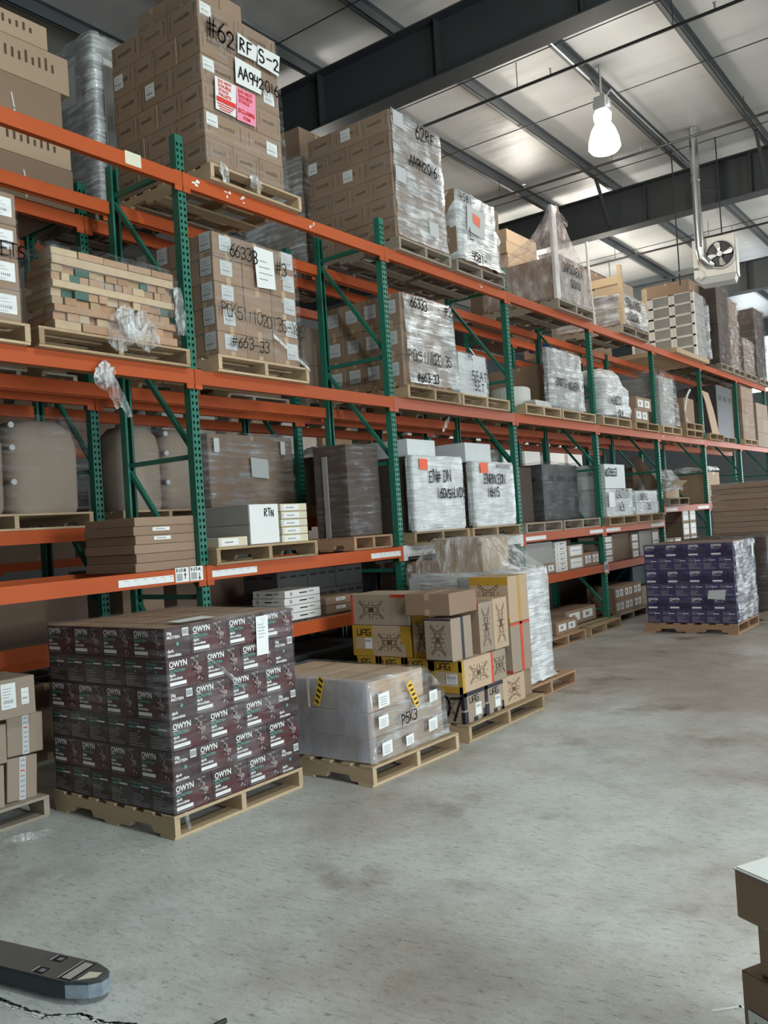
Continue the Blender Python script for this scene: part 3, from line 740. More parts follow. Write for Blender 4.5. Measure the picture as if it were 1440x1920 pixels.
# ================================================================== PALLETS
PP = {}
def pallet_parts(L, W, mat, notch=True):
    """stringers run along x (L), deck boards along y (W)"""
    out = []
    def stringer(y):
        m = MB(); t = .019; z0, z1 = .018, .115
        if not notch: m.box(-L / 2, L / 2, y - t, y + t, z0, z1, mat)
        else:
            n = [(-L / 2, z0), (-L * .34, z0), (-L * .32, z0 + .038), (-L * .17, z0 + .038), (-L * .15, z0), (L * .15, z0), (L * .17, z0 + .038), (L * .32, z0 + .038), (L * .34, z0), (L / 2, z0), (L / 2, z1), (-L / 2, z1)]
            N = len(n); i = len(m.v); k = m.mi(mat)
            m.v += [(a, y - t, b) for a, b in n] + [(a, y + t, b) for a, b in n]
            for q in range(N): m.f.append((i + q, i + (q + 1) % N, i + N + (q + 1) % N, i + N + q)); m.m.append(k)
            # split caps into strips between cuts for clean polygons
            xs = [0, 1, 2, 3, 4, 5, 6, 7, 8, 9]
            for side in (0, N):
                for q in range(9):
                    a, b = n[q], n[q + 1]
                    P = [i + side + q, i + side + q + 1]
                    j = len(m.v); yy = y - t if side == 0 else y + t
                    m.v += [(b[0], yy, z1), (a[0], yy, z1)]
                    f = (P[0], P[1], j, j + 1)
                    m.f.append(f if side == 0 else f[::-1]); m.m.append(k)
        return m.mesh('stringer')
    for y in (-W / 2 + .02, 0, W / 2 - .02): out.append(('stringer', stringer(y)))
    m = MB()
    for i in range(7):
        x = -L / 2 + .05 + i * (L - .1) / 6; w = .065 if i in (0, 6) else .043
        m.box(max(x - w, -L / 2), min(x + w, L / 2), -W / 2, W / 2, .115, .133, mat, .002)
    out.append(('top_deck', m.mesh('top_deck')))
    for i in (0, 2, 4):
        m = MB(); x = -L / 2 + .07 + i * (L - .14) / 4; m.box(x - .065, x + .065, -W / 2, W / 2, 0, .018, mat, .002)
        out.append(('bottom_board', m.mesh('bottom_board')))
    return out
def pallet(x1, y0, z, label, L=1.2, W=1.0, mat='wood', rot=0.0, group=None, y1=None, simple_=False):
    """x1 = aisle edge, y0 = camera-side edge"""
    if y1 is not None: W = y1 - y0
    CUR[0] = None
    key = (round(L, 2), round(W, 2), mat)
    if key not in PP: PP[key] = pallet_parts(L, W, mat)
    t = empty('wooden_pallet', (x1 - L / 2, y0 + W / 2, z), rot, label=label, cat='pallet', group=group)
    for nm, me in PP[key]: put(nm, me, t)
    return t
PH = .134

# ================================================================== CARTONS
CM = {}
def emblem(m, fr, cu, cv, w, h, mat='ink_brown', vertical=False):
    """outlined badge with six spread arms around a slot"""
    def T(a, b): return (cu + (b if vertical else a) * (h if vertical else w), cv + (a if vertical else b) * (w if vertical else h))
    if vertical:
        T = lambda a, b: (cu + b * h, cv + a * w)
    s = .005 if w < .4 else .0065
    def P(pts): m.stroke(fr, [T(a, b) for a, b in pts], s, mat)
    for sx in (1, -1):
        for sy in (1, -1):
            P([(sx * a, sy * b) for a, b in ((.30, 0), (.30, .10), (.36, .22), (.50, .42))])
            P([(sx * a, sy * b) for a, b in ((.44, .46), (.30, .26), (.24, .22), (.06, .22), (.06, .42))])
    P([(-.24, -.12), (.24, -.12), (.24, .12), (-.24, .12), (-.24, -.12)])
    m.ppoly(fr, [T(a, b) for a, b in ((-.10, -.09), (.10, -.09), (.10, .09), (-.10, .09))], mat, 2)
    for a, b in ((-.22, .42), (.22, .42), (-.22, -.42), (.22, -.42), (.48, 0), (-.48, 0)):
        c = T(a, b); m.q(fr, c[0] - .004, c[1] - .004, c[0] + .004, c[1] + .004, mat, 2)
def logo_uag(m, fr, u, v, h, mat='ink_black'):
    w = h * .16; g = h * 1.05
    m.stroke(fr, [(u, v + h), (u, v), (u + h * .8, v), (u + h * .8, v + h)], w, mat)
    u2 = u + g
    m.stroke(fr, [(u2, v), (u2, v + h * .7), (u2 + h * .3, v + h), (u2 + h * .75, v + h), (u2 + h * .75, v)], w, mat); m.stroke(fr, [(u2, v + h * .4), (u2 + h * .75, v + h * .4)], w, mat)
    u3 = u2 + g
    m.stroke(fr, [(u3 + h * .8, v + h), (u3, v + h), (u3, v), (u3 + h * .8, v), (u3 + h * .8, v + h * .5), (u3 + h * .4, v + h * .5)], w, mat)
def owyn_front(m, fr, w, h, sub, subcol, base2, chunk):
    L = h * .27
    m.q(fr, w * .30, 0.002, w * .995, h * .70, base2, .5)
    m.text(fr, 'OWYN', w * .06, h * .72, L, 'ink_white', sx=.86)
    m.q(fr, w * .06, h * .665, w * .19, h * .69, 'ink_white', 2)
    m.text(fr, '20g PROTEIN', w * .06, h * .545, h * .125, subcol, sx=.9)
    for i, t in enumerate(sub): m.text(fr, t, w * .06, h * (.42 - .12 * i), h * .135, 'ink_white')
    m.q(fr, w * .06, h * .12, w * .48, h * .235, 'ink_white', 2)
    m.q(fr, w * .06, h * .055, w * .5, h * .075, 'ink_grey', 2)
    rn = random.Random(11)
    for k in range(38):
        t = rn.random(); a = w * (.66 + .20 * t * t + rn.uniform(-.04, .15)) ; b = h * (.98 - t * .95)
        a = min(a, w * .95); b = max(.03 * h, min(b, h * .93)); r = rn.uniform(.022, .045) * h * 1.6
        n = rn.choice((4, 5)); ph = rn.random() * 6
        m.ppoly(fr, [(min(w * .99, a + r * rn.uniform(.6, 1.1) * math.cos(ph + 2 * PI * j / n)), min(h * .99, max(.004, b + r * .7 * math.sin(ph + 2 * PI * j / n)))) for j in range(n)], chunk if k % 3 else 'choc_shadow', 2.0 + .05 * k)
def owyn_back(m, fr, w, h, c1, c2):
    m.text(fr, 'What is good', w * .06, h * .80, h * .12, c1, sx=.85); m.q(fr, w * .45, h * .70, w * .86, h * .75, c2, 2)
    m.q(fr, w * .06, h * .68, w * .4, h * .73, c1, 2)
    for i, e in enumerate((.50, .62, .58, .45, .80, .86)): m.q(fr, w * .06, h * (.46 - i * .075), w * e, h * (.485 - i * .075), 'ink_grey', 2)
    m.ppoly(fr, [(w * .50, h * .54), (w * .56, h * .52), (w * .58, h * .60), (w * .52, h * .62)], c1, 2)
def carton_mesh(d, style):
    dx, dy, dz = d; m = MB(); B = .004
    def box(mat, bev=B): m.box(-dx / 2, dx / 2, -dy / 2, dy / 2, 0, dz, mat, bev)
    fx, fy, ft = frame(d, '+x')[0], frame(d, '-y')[0], frame(d, 'top')[0]
    fxm, fyp = frame(d, '-x')[0], frame(d, '+y')[0]
    def tape(axis='y', mat='kraft_tape'):
        w = .024
        if axis == 'y':
            m.q(ft, dx / 2 - w, 0, dx / 2 + w, dy, mat); m.q(fy, dx / 2 - w, dz - .05, dx / 2 + w, dz, mat); m.q(fy, dx / 2 - w, 0, dx / 2 + w, .05, mat)
        else:
            m.q(ft, 0, dy / 2 - w, dx, dy / 2 + w, mat); m.q(fx, dy / 2 - w, dz - .05, dy / 2 + w, dz, mat); m.q(fx, dy / 2 - w, 0, dy / 2 + w, .05, mat)
    if style in ('kraft', 'kraft_light', 'kraft_dark', 'kraft_grey', 'brown_deep', 'board_grey', 'board_white', 'board_cream', 'carton_white'):
        box(style)
        if style.startswith('kraft'): tape('y'); tape('x') if dx < dy else None
    elif style == 'kraft_print':
        box('kraft')
        for fr, w in ((fx, dy), (fy, dx)):
            m.q(fr, w * .10, dz * .25, w * .115, dz * .8, 'ink_brown'); m.q(fr, w * .88, dz * .3, w * .895, dz * .85, 'ink_brown')
            rn = random.Random(4)
            for k in range(9): m.q(fr, w * (.25 + .055 * k), dz * .5, w * (.28 + .055 * k), dz * (.60 + rn.uniform(0, .06)), 'ink_brown', 1)
    elif style == 'kraft_script':
        box('kraft_light')
        for fr, w in ((fx, dy), (fy, dx)):
            rn = random.Random(9)
            for k in range(8): m.q(fr, w * (.22 + .08 * k), dz * .45, w * (.25 + .08 * k), dz * (.66 + rn.uniform(0, .14)), 'ink_brown', 1)
    elif style == 'flat_white':
        box('board_white', .003)
        for fr, w in ((fx, dy), (fy, dx)):
            m.q(fr, w * .14, dz * .3, w * .20, dz * .75, 'ink_grey'); m.q(fr, w * .40, dz * .45, w * .62, dz * .62, 'ink_black'); m.q(fr, w * .66, dz * .5, w * .82, dz * .7, 'ink_grey')
    elif style == 'flat_cream':
        box('board_cream', .003)
        m.q(fx, dy * .10, dz * .15, dy * .68, dz * .85, 'paper'); m.q(fx, dy * .2, dz * .4, dy * .5, dz * .55, 'ink_grey', 2)
        m.q(fx, dy * .0, dz * .15, dy * .05, dz * .85, 'paper_grey', 1)
    elif style == 'flat_brown':
        box('kraft', .003); m.q(fx, dy * .30, dz * .45, dy * .58, dz * .85, 'paper'); m.q(fx, dy * .34, dz * .6, dy * .5, dz * .7, 'ink_grey', 2)
    elif style == 'flat_plain': box('kraft', .003)
    elif style == 'vent':
        box('carton_charcoal'); 
        for u in (.08, .40, .72): m.q(fx, dy * u, dz * .70, dy * (u + .22), dz * .80, 'ink_black'); 
        for u in (.1, .55): m.q(fy, dx * u, dz * .70, dx * (u + .3), dz * .80, 'ink_black')
    elif style == 'label_end':
        box('kraft_grey'); m.q(fx, dy * .12, dz * .12, dy * .88, dz * .88, 'paper'); m.q(fx, dy * .2, dz * .5, dy * .8, dz * .56, 'ink_grey', 2)
    elif style == 'label_small':
        box('kraft'); m.q(fx, dy * .10, dz * .25, dy * .45, dz * .80, 'paper'); m.q(fx, dy * .55, dz * .25, dy * .88, dz * .80, 'paper')
        for u in (.18, .64): m.q(fx, dy * u, dz * .4, dy * (u + .12), dz * .65, 'ink_grey', 2)
    elif style in ('owyn', 'purple'):
        a, b, ch, sc = ('choc', 'choc_red', 'choc_chunk', 'ink_teal') if style == 'owyn' else ('purple', 'purple_dark', 'purple_dark', 'ink_grey')
        sub = ('dark', 'chocolate') if style == 'owyn' else ('',)
        box(a, .003)
        m.q(ft, 0.004, 0.004, dx - .004, dy - .004, 'kraft' if style == 'owyn' else 'kraft_dark', .6); m.q(ft, 0, dy * .47, dx, dy * .53, 'kraft_tape', 1)
        # long faces (dx is the long side, printed on -y and +y) ; narrow ends on +x and -x
        for fr in (fy, fyp): owyn_front(m, fr, dx, dz, sub, sc, b, ch)
        m.text(fx, '20g', dy * .08, dz * .78, dz * .14, 'ink_white'); m.text(fx, 'PROTEIN', dy * .08, dz * .64, dz * .13, 'ink_white')
        m.q(fx, dy * .68, dz * .68, dy * .92, dz * .94, 'paper', 2)
        for k in range(6): m.q(fx, dy * (.70 + .035 * k), dz * .72, dy * (.715 + .035 * k), dz * .9, 'ink_black', 3)
        m.ppoly(fx, [(dy * .42, dz * .42), (dy * .50, dz * .38), (dy * .54, dz * .48), (dy * .45, dz * .52)], sc, 2)
        for i, t in enumerate(sub): m.text(fx, t, dy * .08, dz * (.20 - .14 * i), dz * .14, 'ink_white')
        owyn_back(m, fxm, dy, dz, sc, 'ink_white')
    elif style.startswith('gear'):
        st = style.split('_')[1:]
        col = {'y': 'brand_yellow', 'r': 'brand_red', 'k': 'brand_black', 'n': None}[st[0]]
        box('kraft_light' if st[0] in 'yn' else 'kraft_grey', .003)
        w = .055
        lay = st[1]
        if lay == 'end':      # narrow -y end carries the logo, long +x face the badge
            if col:
                m.q(fy, 0, 0, .03, dz, col); m.q(fy, dx - .03, 0, dx, dz, col); m.q(fy, 0, dz - .085, dx, dz, col); m.q(fy, 0, 0, dx, .05, col)
                m.q(fx, 0, 0, .035, dz, col); m.q(ft, 0, 0, dx, .03, col)
            logo_uag(m, fy, dx * .16, dz - .067, .045)
            m.q(fy, dx * .48, .07, dx * .84, dz * .58, 'paper', 2)
            for k in range(6): m.q(fy, dx * (.53 + .05 * k), dz * .45, dx * (.555 + .05 * k), dz * .54, 'ink_grey', 3)
            for k in range(3): m.q(fy, dx * .53, .08 + .014 * k, dx * .80, .084 + .014 * k, 'ink_grey', 3)
            emblem(m, fx, dy * .55, dz * .5, min(.28, dy * .7), dz * .62)
        elif lay == 'wide':   # long -y face: logo + label at left, badge at right
            if col:
                m.q(fy, 0, 0, dx * .36, dz, col); m.q(fy, 0.03, .055, dx * .36, dz * .60, 'kraft_light', 2); m.q(fy, dx - .085, dz * .42, dx, dz, col); m.q(fy, dx - .035, 0, dx, dz, col, 1.5)
                m.q(fx, 0, 0, dy, dz, col)
            logo_uag(m, fy, dx * .09, dz * .68, .048)
            m.q(fy, dx * .22, .06, dx * .35, dz * .58, 'paper', 3)
            for k in range(6): m.q(fy, dx * (.235 + .017 * k), dz * .46, dx * (.243 + .017 * k), dz * .54, 'ink_grey', 4)
            emblem(m, fy, dx * .66, dz * .46, dx * .40, dz * .62)
        elif lay == 'badge':  # big badge on the -y face, coloured left edge
            m.q(fy, 0, 0, .022, dz, col); m.q(fy, dx * .70, dz - .03, dx * .95, dz, col)
            m.q(fy, dx * .70, .006, dx * .995, dz * .9, 'kraft_grey', 1.5)
            emblem(m, fy, dx * .36, dz * .5, dx * .44, dz * .66); logo_uag(m, fy, dx * .31, dz * .465, .018, 'ink_brown')
        elif lay == 'tall':   # upright carton with a vertical badge on -y and +x
            if col:
                m.q(fx, dy * .47, 0, dy * .60, dz, col); m.q(ft, 0, dy * .47, dx, dy * .60, col)
                if st[0] != 'r': m.q(fy, 0, dz - .07 if st[0] == 'y' else dz - .012, dx, dz, col); m.q(fy, 0, 0, dx, .045 if st[0] == 'y' else .012, col)
                else: m.q(fx, 0, dz - .02, dy, dz, col); m.q(fy, 0, 0, dx, .02, col)
            emblem(m, fy, dx * .5, dz * .5, dz * .72, dx * .60, vertical=True)
            if st[0] == 'n': emblem(m, fx, dy * .5, dz * .5, dz * .72, dy * .60, vertical=True)
        elif lay == 'slab':   # upright flat carton, badge on +x, coloured strip on top
            m.q(fy, 0, 0, .03, dz, col) if col else None
            if col: m.q(fy, 0, dz - .055, dx, dz, col); m.q(ft, 0, 0, dx, .05, col); m.q(fy, dx * .35, 0, dx, dz - .055, 'kraft', 2)
            emblem(m, fx, dy * .5, dz * .5, dz * .78, dy * .62, 'ink_brown', vertical=True)
        elif lay == 'corner': # black corners, logo and label on +x
            for a, b, c_, d_ in ((0, 0, .05, .09), (0, dz * .45, .04, dz), (dy - .06, .0, dy, .02), (0, dz - .03, dy, dz), (dy - .035, 0, dy, dz * .3), (dy * .4, 0, dy * .6, .03)):
                m.q(fx, a, b, c_, d_, col)
            m.q(fy, dx - .03, 0, dx, .09, col); m.q(fy, dx - .03, dz * .45, dx, dz, col)
            logo_uag(m, fx, dy * .25, dz - .085, .045)
            m.q(fx, dy * .50, dz * .16, dy * .80, dz * .56, 'paper', 2)
            for k in range(5): m.q(fx, dy * (.54 + .045 * k), dz * .42, dy * (.565 + .045 * k), dz * .5, 'ink_grey', 3)
            emblem(m, fy, dx * .62, dz * .5, dx * .5, dz * .6)
    return m.mesh('carton')
def carton(x, y, z, d, style, label, cat='carton', group=None, rot=0.0, name='carton', tilt=None):
    key = (round(d[0], 3), round(d[1], 3), round(d[2], 3), style)
    if key not in CM: CM[key] = carton_mesh(d, style)
    return put(name, CM[key], None, (x, y, z), rot, label=label, cat=cat, group=group, rot=tilt)
def cbox(x0, x1, y0, y1, z0, z1, style, label, rot=0.0, group=None, name='carton', cat='carton'):
    return carton((x0 + x1) / 2, (y0 + y1) / 2, z0, (x1 - x0, y1 - y0, z1 - z0), style, label, cat, group, rot, name)

SK = {}
def sticker(par, d, face, u, v, w, h, kind='ship', name='label', label='white shipping label'):
    """paper label as a child of a carton (local coordinates)"""
    fr, W, H = frame(d, face)
    m = MB(); O, U, V, N = fr
    mats = {'ship': 'paper', 'grey': 'paper_grey', 'pink': 'paper_pink'}
    m.q(fr, u, v, u + w, v + h, mats.get(kind, 'paper'), 2.2)
    rn = random.Random(int(u * 1000) + 3)
    if kind in ('ship', 'grey'):
        n = max(3, int(h / .022))
        for k in range(n):
            vv = v + h * (.1 + .8 * k / n)
            if k == 1:
                for q in range(9): m.q(fr, u + w * (.15 + .075 * q), vv, u + w * (.18 + .075 * q + rn.uniform(0, .02)), vv + h * .14, 'ink_grey', 3)
            elif k != 2: m.q(fr, u + w * .12, vv, u + w * rn.uniform(.45, .9), vv + h * .025, 'ink_grey', 3)
    return m.build(name, par, label=label)

def pos_word(i, j, ny, nx):
    if i == 0:
        if j == 0: return 'aisle face, left' if ny > 1 else 'aisle face'
        if j == ny - 1: return 'aisle face, right'
        return 'aisle face, %s from left' % ['', 'second', 'third', 'fourth', 'fifth', 'sixth', 'seventh'][j]
    return '%s back from aisle' % ['', 'second', 'third', 'fourth', 'fifth', 'sixth', 'seventh'][i]
def stack(x1, y0, y1, z0, dep, nx, ny, hs, style, load, top=False, jit=.004, grp=None, skip=(), adj=None, alt=None, lab=None):
    """load of cartons : only the rows that face the aisle, the camera end or the open top are laid"""
    rn = random.Random(int(abs(y0) * 100) + int(z0 * 10))
    cx, cy = dep / nx, (y1 - y0) / ny; z = z0; res = {}
    adj = adj or {'kraft': 'brown', 'kraft_light': 'light brown', 'kraft_dark': 'dark brown', 'kraft_grey': 'grey-brown', 'kraft_print': 'brown printed',
                  'kraft_script': 'brown printed', 'board_grey': 'grey', 'board_white': 'white', 'carton_white': 'white', 'vent': 'black', 'brown_deep': 'dark', 'label_end': 'white-labelled', 'label_small': 'brown labelled', 'flat_plain': 'flat brown'}.get(style, style)
    nx0, ny0 = nx, ny
    for k, h in enumerate(hs):
        nx, ny = alt if (alt and k % 2) else (nx0, ny0); cx, cy = dep / nx, (y1 - y0) / ny
        for i in range(nx):
            for j in range(ny):
                if not (i == 0 or j == 0 or (top and k == len(hs) - 1)): continue
                if (k, i, j) in skip: continue
                x = x1 - cx * (i + .5) - (rn.uniform(0, jit) if i == 0 else 0); y = y0 + cy * (j + .5) + (rn.uniform(0, jit) if j == 0 else 0)
                if i and j: lb, g = '%s carton on the open top of %s' % (adj, load), 'inner top cartons of ' + load
                else: lb, g = '%s carton of %s, %s%s' % (adj, load, (layer_word(k, len(hs)).replace(' layer up', ' layer') + ', ') if len(hs) > 1 else '', pos_word(i, j, ny, nx)), grp
                o = carton(x, y, z, (cx - .005, cy - .005, h - .002), style, lb, 'carton', g, rn.uniform(-.0022, .0022))
                res[k, i, j] = o
                if lab: lab(o, (cx - .003, cy - .003, h - .002), k, i, j)
        z += h
    return res

# ================================================================== STRETCH FILM
def film_shell(rings, mat, n=(10, 12), amp=.012, cap=True, seed=0, side=None, top=None):
    """rings : [(z, x0, x1, y0, y1), ...] from bottom to top; a wrinkled skin lofted round them"""
    rn = random.Random(seed); m = MB(); k = m.mi(mat); ks = m.mi(side or mat); kt = m.mi(top or side or mat)
    full = []
    for a, b in zip(rings, rings[1:]):
        steps = max(1, int(abs(b[0] - a[0]) / .09))
        for s in range(steps): full.append(tuple(a[q] + (b[q] - a[q]) * s / steps for q in range(5)))
    full.append(rings[-1]); ids = []
    for (z, x0, x1, y0, y1) in full:
        P = []
        nx, ny = n
        c = .02
        for i in range(ny): P.append((x1, y0 + c + (y1 - y0 - 2 * c) * i / (ny - 1), 1, 0))
        for i in range(nx): P.append((x1 - c - (x1 - x0 - 2 * c) * i / (nx - 1), y1, 0, 1))
        for i in range(ny): P.append((x0, y1 - c - (y1 - y0 - 2 * c) * i / (ny - 1), -1, 0))
        for i in range(nx): P.append((x0 + c + (x1 - x0 - 2 * c) * i / (nx - 1), y0, 0, -1))
        row = []
        for (x, y, ax, ay) in P:
            e = rn.uniform(0.0, amp)
            row.append(len(m.v)); m.v.append((x + ax * e, y + ay * e, z + rn.uniform(-.3, .3) * amp))
        ids.append(row)
    N = len(ids[0])
    for A, B in zip(ids, ids[1:]):
        for j in range(N): m.f.append((A[j], A[(j + 1) % N], B[(j + 1) % N], B[j])); m.m.append(k if j < n[1] else ks)  # whiter film on some aisle faces paints their glare into the material
    if cap:
        z, x0, x1, y0, y1 = full[-1]; c = len(m.v); m.v.append(((x0 + x1) / 2, (y0 + y1) / 2, z + .004))
        for j in range(N): m.f.append((ids[-1][j], ids[-1][(j + 1) % N], c)); m.m.append(kt)
    return m
def wrap(x1, y0, y1, z0, z1, dep, mat, label, taper=.0, amp=.010, foot=-.018, rings=None, seed=None, g=.010, side=None, top=None):
    x0 = x1 - dep
    R = rings or [(z0 - foot, x0 - g, x1 + g, y0 - g, y1 + g), (z0 + .02, x0 - g, x1 + g, y0 - g, y1 + g), (z1 - .03, x0 - g, x1 + g, y0 - g, y1 + g), (z1 + g, x0 + .01 - g, x1 - .01 + g, y0 + .01 - g, y1 - .01 + g)]
    m = film_shell(R, mat, side=side, top=top, amp=amp, seed=seed if seed is not None else int(abs(y0) * 37))
    o = m.build('stretch_wrap', label=label, cat='stretch wrap')
    for p in o.data.polygons: p.use_smooth = True
    return o
class Marks:
    def __init__(s): s.l = []
    def hand(s, *a, **k):
        m = MB(); m.hand(*a, **k); s.l.append(m)
def marks(par, fn, name='marker_writing', label='black marker writing'):
    r = Marks(); fn(r)
    for m in r.l: m.build(name, par, label=label)
def paper(par, fr, quad, mat='paper', name='paper_sheet', label='white paper sheet', fn=None):
    m = MB(); m.ppoly(fr, quad, mat, 0)
    if fn: fn(m)
    return m.build(name, par, label=label)
def tuft(par, p0, p1, w, mat='film_fold', seed=1, name='film_tail'):
    """crumpled loose tail of film"""
    rn = random.Random(seed); m = MB(); k = m.mi(mat); p0, p1 = Vector(p0), Vector(p1); d = p1 - p0
    side = d.cross(Vector((1, 0, 0))).normalized(); n = 9; rows = []
    for i in range(n + 1):
        t = i / n; c = p0 + d * t; ww = w * (.35 + .65 * math.sin(PI * min(1, t * .8 + .1))); row = []
        for j in range(7):
            s = (j / 6 - .5) * 2
            row.append(len(m.v)); m.v.append(tuple(c + side * ww * s * .5 + Vector((rn.uniform(-.2, .4) * w * .4, 0, rn.uniform(-.06, .06) * w))))
        rows.append(row)
    for A, B in zip(rows, rows[1:]):
        for j in range(6): m.f.append((A[j], A[j + 1], B[j + 1], B[j])); m.m.append(k)
    o = m.build(name, par)
    return o
Z1, Z2, Z3 = 1.4735, 2.981, 4.505       # tops of the beams (first, middle, top)
XF = -5.0
# ================================================================== TOP SHELF, FRONT ROW
# ---- load marked #62
L = 'the #62 load'
pallet(-4.97, 4.66, Z3, 'pallet under the pink-signed #62 load on the top shelf', L=1.22, y1=5.72, mat='wood_pale')
def lab62(o, d, k, i, j):
    if i == 0 and j == 0 and k in (1, 3, 5): sticker(o, d, '+x', .02, d[2] * .45, .12, .10)
    if i == 0 and j == 1 and k in (1, 3): sticker(o, d, '+x', .25, d[2] * .3, .13, .11)
    if j == 0 and i == 1 and k in (3,): sticker(o, d, '-y', .05, d[2] * .3, .12, .12)
    if j == 0 and i == 3 and k in (1, 4): sticker(o, d, '-y', .02, d[2] * .3, .12, .12)
LD('tall load of brown cartons marked #62 with pink and white signs', (-5.5, 5.1, Z3 + PH))
stack(-5.005, 4.66, 5.55, Z3 + PH, 1.12, 4, 3, [.222] * 6, 'kraft_print', L, lab=lab62, alt=(3, 2))
stack(-5.05, 4.70, 5.20, Z3 + PH + 1.333, .75, 2, 2, [.17], 'kraft', 'the cap on the #62 load')
w = wrap(-5.005, 4.66, 5.55, Z3 + PH, Z3 + PH + 1.34, 1.12, 'film_thin', side='film_clear', label='clear film round the tall brown load carrying pink and white signs',
         rings=[(4.655, -6.14, -4.985, 4.64, 5.62), (4.72, -6.14, -4.99, 4.645, 5.60), (5.70, -6.14, -4.99, 4.645, 5.57), (5.90, -6.0, -4.99, 4.645, 5.56), (5.99, -5.9, -5.0, 4.66, 5.52), (6.02, -5.82, -5.03, 4.68, 5.26), (6.17, -5.80, -5.04, 4.69, 5.22)])
fr = xface(-4.972)
def f(m):
    m.hand(fr, '#62', 4.72, 5.665, .15, w=.013, gap=.15)
    m.hand(fr, 'A', 5.06, 5.45, .11, w=.012)
paper(w, xface(-4.974), [(5.045, 5.658), (5.26, 5.668), (5.284, 5.80), (5.06, 5.834)], 'paper', fn=lambda m: m.hand(xface(-4.970), 'RF', 5.07, 5.69, .10, w=.010), label='white sheet with written RF')
paper(w, xface(-4.974), [(5.275, 5.655), (5.529, 5.643), (5.559, 5.829), (5.288, 5.824)], 'paper', fn=lambda m: m.hand(xface(-4.970), 'S-2', 5.29, 5.68, .11, w=.010), label='white sheet with written code')
paper(w, xface(-4.976), [(5.006, 5.395), (5.30, 5.40), (5.311, 5.606), (5.012, 5.614)], 'paper', label='blank white sheet under the writing')
marks(w, lambda m: m.hand(fr, '#62', 4.72, 5.665, .15, w=.013, gap=.12), label='black handwritten #62')
marks(w, lambda m: m.hand(fr, 'AA942016', 5.03, 5.45, .095, w=.009, gap=.04, slope=.0), label='black handwritten AA942016')
def redsheet(m):
    f2 = xface(-4.971)
    for i, t in enumerate(('DO NOT', 'DOUBLE', 'STACK', 'PALLETS')): m.text(f2, t, 4.80, 5.325 - i * .036, .036, 'ink_red')
    m.q(f2, 4.775, 5.165, 4.98, 5.205, 'ink_red', 2)
    for i in range(3): m.q(f2, 4.78 + .01 * i, 5.145 - i * .02, 4.96 - .02 * i, 5.153 - i * .02, 'ink_red', 2)
paper(w, xface(-4.974), [(4.761, 5.095), (4.98, 5.095), (5.003, 5.365), (4.772, 5.363)], 'paper', fn=redsheet, label='white sign, red text DO NOT DOUBLE STACK PALLETS')
def pinksheet(m):
    f2 = xface(-4.970)
    for i, t in enumerate(('DO NOT', 'DOUBLE', 'STACK')): m.text(f2, t, 5.02, 5.32 - i * .04, .040, 'ink_red')
    m.text(f2, '$CLAIM$', 5.005, 5.155, .048, 'ink_red'); m.text(f2, 'ITEM', 5.06, 5.108, .038, 'ink_red')
paper(w, xface(-4.974), [(4.991, 5.085), (5.21, 5.093), (5.222, 5.368), (5.003, 5.367)], 'paper_pink', fn=pinksheet, name='pink_sign', label='pink sign reading DO NOT DOUBLE STACK')
tuft(w, (-4.96, 4.78, 4.66), (-4.94, 4.79, 4.50), .10, seed=3); tuft(w, (-4.96, 5.12, 4.66), (-4.93, 5.14, 4.52), .14, seed=4)

# ---- load marked 62RF
L = 'the 62RF load'
pallet(-4.97, 7.19, Z3, 'pallet under the tall 62RF load on the top shelf', L=1.2, y1=8.19, mat='wood_grey')
def lab3(o, d, k, i, j):
    if j == 0 and i == 1 and k in (3, 5): sticker(o, d, '-y', .10, d[2] * .3, .13, .12)
    if j == 0 and i == 3 and k in (1, 4): sticker(o, d, '-y', .0, d[2] * .3, .12, .12)
LD('tall load of brown cartons under film handwritten 62RF', (-5.5, 7.7, Z3 + PH))
stack(-5.005, 7.20, 8.13, Z3 + PH, 1.12, 4, 3, [.222] * 6, 'kraft_print', L, lab=lab3, alt=(3, 2))
w = wrap(-5.005, 7.20, 8.13, Z3 + PH, Z3 + PH + 1.333, 1.12, 'film_heavy', side='film_clear', label='silvery film round the tall brown load marked 62RF',
         rings=[(4.655, -6.13, -4.98, 7.18, 8.19), (4.70, -6.13, -4.985, 7.185, 8.17), (5.975, -6.13, -4.99, 7.185, 8.15), (5.985, -6.1, -5.02, 7.2, 8.12)], amp=.02)
marks(w, lambda m: (m.hand(xface(-4.962), '62RF', 7.62, 5.79, .14, w=.012, gap=.1), m.hand(xface(-4.962), 'AA942016', 7.46, 5.45, .11, w=.012, gap=-.02)), label='black handwritten 62RF and AA942016')
for i, (a, b) in enumerate(((7.22, 5.80), (7.21, 5.22), (7.78, 4.78))): paper(w, xface(-4.966), [(a, b), (a + .18, b), (a + .18, b + .16), (a, b + .16)], 'paper_grey')

# ---- load marked 4581
pallet(-4.97, 8.30, Z3, 'pallet under the glossy load with an orange tag', L=1.2, y1=9.42, mat='wood_grey')
LD('glossy film-wrapped load with an orange tag and cardboard side panels', (-5.5, 8.9, Z3 + PH))
stack(-5.02, 8.42, 9.24, Z3 + PH, 1.0, 2, 2, [.40, .40], 'kraft', 'the orange-tagged load')
m = MB(); m.box(-5.9, -5.0, 8.385, 8.405, Z3 + PH, Z3 + PH + .83, 'kraft'); m.build('cardboard_panel', label='brown cardboard panel on the left of the orange-tagged load', cat='cardboard panel')
m = MB(); m.box(-5.9, -4.98, 9.27, 9.37, Z3 + PH, Z3 + PH + .80, 'kraft'); m.poly([(-4.975, 9.25, 5.07), (-4.975, 9.32, 5.0), (-4.975, 9.39, 5.07), (-4.975, 9.32, 5.14)], 'paper')
m.build('cardboard_panel', label='brown cardboard panel right of the orange-tagged load, white diamond mark', cat='cardboard panel')
